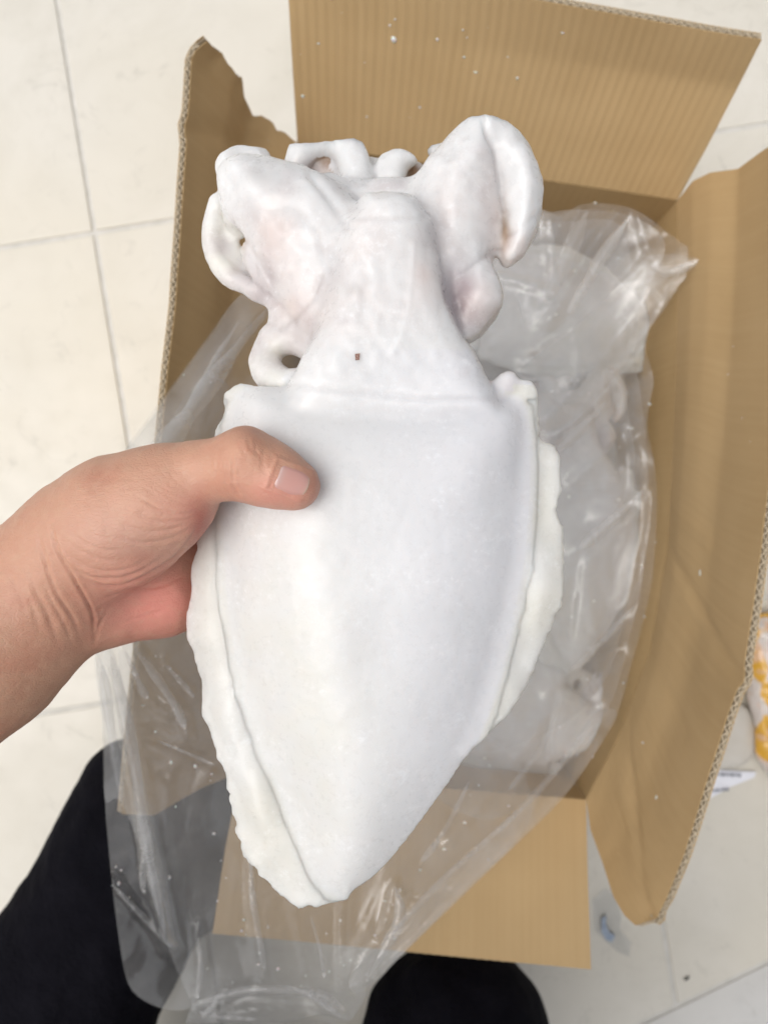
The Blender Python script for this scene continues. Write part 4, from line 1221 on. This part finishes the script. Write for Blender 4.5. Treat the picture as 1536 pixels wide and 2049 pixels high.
# ice crumbs on film and flap
def crumbs(name, pts, rad, label, seed, nrm=None):
    r = np.random.default_rng(seed)
    ico = [(0, 0, 1), (.89, 0, .45), (.28, .85, .45), (-.72, .53, .45), (-.72, -.53, .45), (.28, -.85, .45), (.72, .53, -.45), (-.28, .85, -.45), (-.89, 0, -.45), (-.28, -.85, -.45), (.72, -.53, -.45), (0, 0, -1)]
    icf = [(0, 1, 2), (0, 2, 3), (0, 3, 4), (0, 4, 5), (0, 5, 1), (1, 6, 2), (2, 7, 3), (3, 8, 4), (4, 9, 5), (5, 10, 1), (6, 7, 2), (7, 8, 3), (8, 9, 4), (9, 10, 5), (10, 6, 1), (11, 7, 6), (11, 8, 7), (11, 9, 8), (11, 10, 9), (11, 6, 10)]
    V, Fs = [], []
    ico = np.array(ico)
    for p, s in zip(pts, r.uniform(rad[0], rad[1], len(pts)) * r.uniform(.4, 1, len(pts))):
        b = len(V)
        q = ico * (s * r.uniform(.5, 1.3, 3)) * r.uniform(.75, 1.2, (12, 1))
        if nrm is not None:
            n_ = nrm[len(V) // 12]; q = q - np.outer(q @ n_, n_) * .85
        V.extend((q + p).tolist()); Fs.extend([tuple(b + i for i in f) for f in icf])
    o = add(name, np.array(V), np.array(Fs), M_ICE)
    return tag(o, label, 'ice', None, 'stuff')
mainV = BV[0]
mpx = to_px(mainV)
sel = np.where((mpx[:, 0] > 220) & ((mpx[:, 1] > 1250) | (mpx[:, 0] > 1050) | (mpx[:, 0] < 480)))[0]
pick = rng.choice(sel, 170, False)
crumbs('ice_crumbs', mainV[pick] + (0, 0, .0006), (.0006, .0017), 'tiny loose ice crumbs sprinkled over the plastic bag', 3)
fp = []
fn_ = []
for _ in range(22):
    s = np.clip(rng.normal(.33, .2), .03, .95); t = rng.uniform(.25, .95)
    i, j = int(s * (GB.shape[0] - 1)), int(t * (GB.shape[1] - 1))
    fp.append(GB[i, j] + NB[i, j] * .0002); fn_.append(NB[i, j])
for _ in range(7):
    s = rng.uniform(.2, .85); t = rng.uniform(.3, .9)
    i, j = int(s * (GR.shape[0] - 1)), int(t * (GR.shape[1] - 1))
    fp.append(GR[i, j] + NR[i, j] * .0002); fn_.append(NR[i, j])
crumbs('ice_flecks', np.array(fp), (.0006, .0028), 'small white ice flecks stuck to the cardboard flaps', 6, np.array(fn_))

# ------------------------------------------------------------------ things lying on the floor
# orange printed pouch beside the box
m = Mat('printed_pouch')
co = m.coord('Object')
n1 = m.noise(17, 2, .4, co, .8); n2 = m.noise(40, 3, .5, co)
c = m.mix((.66, .60, .56), (.72, .40, .055), m.ramp(n1, [(.50, (0,) * 3), (.54, (1,) * 3)]))
c = m.mix(c, (.74, .50, .36), m.ramp(n2, [(.52, (0,) * 3), (.6, (.75,) * 3)]))
m.col(c); m.set(Roughness=.22); m.inp('Normal', m.bump(m.noise(60, 4), .5, .004)); M_POUCH = m.m
pf_lo = P(1480, 1620, 0); pf_hi = P(1790, 1190, 0)
pf = Field((pf_lo[0] - .02, pf_lo[1] - .02, -.002), (pf_hi[0] + .02, pf_hi[1] + .02, .06), .004)
pl = np.array([P(u, v, .02)[:2] for u, v in spline([(1497, 1245), (1560, 1222), (1660, 1230), (1760, 1290), (1770, 1420), (1740, 1540), (1640, 1580), (1545, 1560), (1512, 1510), (1508, 1450), (1490, 1390), (1492, 1310)], 5)])
pf.smin(pf.pillow(pf.poly2(pl), .05, .022, .022), 0)
V, Fq = pf.mesh(2); V, Fq = subdivide(V, Fq); V = lap(V, Fq, .5); N = vnormals(V, Fq)
V = V + N * (.003 * vnoise(V, 40, 1) + .0018 * np.abs(vnoise(V, 90, 2)))[:, None]
pouch = add('printed_pouch', V, Fq, M_POUCH)
tag(pouch, 'orange and white printed plastic pouch lying on the floor beside the box', 'pouch')
# pale rolled bag next to it
pf = Field((*P(1395, 1560, 0)[:2], -.002), (*P(1530, 1380, 0)[:2], .05), .003)
pl = np.array([P(u, v, .012)[:2] for u, v in spline([(1412, 1430), (1460, 1405), (1500, 1420), (1514, 1470), (1500, 1520), (1450, 1540), (1410, 1530)], 5)])
pf.smin(pf.pillow(pf.poly2(pl), .025, .011, .011), 0)
V, Fq = pf.mesh(2); N = vnormals(V, Fq); V = V + N * (.0015 * vnoise(V, 60, 4))[:, None]
m = Mat('pale_sachet'); m.col(m.ramp(m.noise(25, 4), [(.3, (.54, .50, .43)), (.7, (.60, .57, .52))])); m.set(Roughness=.35)
sa = add('sachet', V, Fq, m.m)
tag(sa, 'pale beige sachet lying between the box and the orange pouch', 'sachet')
# paper label with small grey print
m = Mat('paper'); m.set(Base_Color=(.78, .79, .84, 1), Roughness=.8); M_PAPER = m.m
m = Mat('grey_print'); m.set(Base_Color=(.28, .29, .33, 1), Roughness=.8); M_PRINT = m.m
lab_px = [(1385, 1538), (1440, 1541), (1512, 1545), (1508, 1556), (1462, 1574), (1415, 1600), (1370, 1604)]
mb = MB()
mb.prism([P(u, v, .0032 + .0016 * math.sin(i * 1.7)) for i, (u, v) in enumerate(lab_px[::-1])], [P(u, v, .0020) for i, (u, v) in enumerate(lab_px[::-1])])
lab = mb.build('paper_label', M_PAPER)
tag(lab, 'torn white paper label with grey print beside the sachet', 'label')
mb = MB()
r = random.Random(4)
for (u0, u1, v0, v1) in [(1432, 1482, 1550, 1552), (1422, 1452, 1583, 1580)]:
    u = u0
    while u < u1:
        w = r.uniform(2.5, 6); hgt_ = r.uniform(4, 8)
        f = (u - u0) / (u1 - u0); v = v0 + (v1 - v0) * f
        mb.prism([P(a, b, .0056) for a, b in ((u, v + hgt_ / 2), (u + w, v + hgt_ / 2), (u + w, v - hgt_ / 2), (u, v - hgt_ / 2))], [P(a, b, .0030) for a, b in ((u, v + hgt_ / 2), (u + w, v + hgt_ / 2), (u + w, v - hgt_ / 2), (u, v - hgt_ / 2))])
        u += w + r.uniform(1.5, 3)
mb.build('print', M_PRINT, lab)
# scrap of clear wrapper with a blue print
mb = MB()
sp = [(1185, 1800), (1208, 1778), (1228, 1790), (1243, 1830), (1240, 1862), (1262, 1885), (1258, 1915), (1235, 1905), (1212, 1885), (1190, 1862)]
mb.prism([P(u, v, .003 + .002 * math.sin(i * 2.1)) for i, (u, v) in enumerate(sp[::-1])], [P(u, v, .0018) for u, v in sp[::-1]])
scrap = mb.build('wrapper_scrap', film('scrap_film', .05, (.6, .6, .58)))
tag(scrap, 'torn scrap of clear wrapper with a blue mark on the floor', 'wrapper')
m = Mat('blue_print'); m.col(m.ramp(m.noise(300, 4), [(.35, (.20, .26, .36)), (.65, (.38, .43, .50))])); m.set(Roughness=.6)
mb = MB()
bl = [(1203, 1838), (1212, 1832), (1211, 1850), (1219, 1866), (1230, 1872), (1224, 1886), (1211, 1880), (1202, 1864)]
mb.prism([P(u, v, .0062) for u, v in bl[::-1]], [P(u, v, .003) for u, v in bl[::-1]])
mb.build('blue_print', m.m, scrap)
m = Mat('dark_crumb'); m.set(Base_Color=(.07, .07, .06, 1), Roughness=.9)
mb = MB(); ch = [(1367, 1961), (1372, 1957), (1379, 1955), (1377, 1959), (1371, 1963)]
mb.prism([P(u, v, .0028) for u, v in ch[::-1]], [P(u, v, .0004) for u, v in ch[::-1]])
ck = mb.build('dirt_chip', m.m)
tag(ck, 'small dark chip of dirt on the cream tile near the diagonal joint', 'dirt')
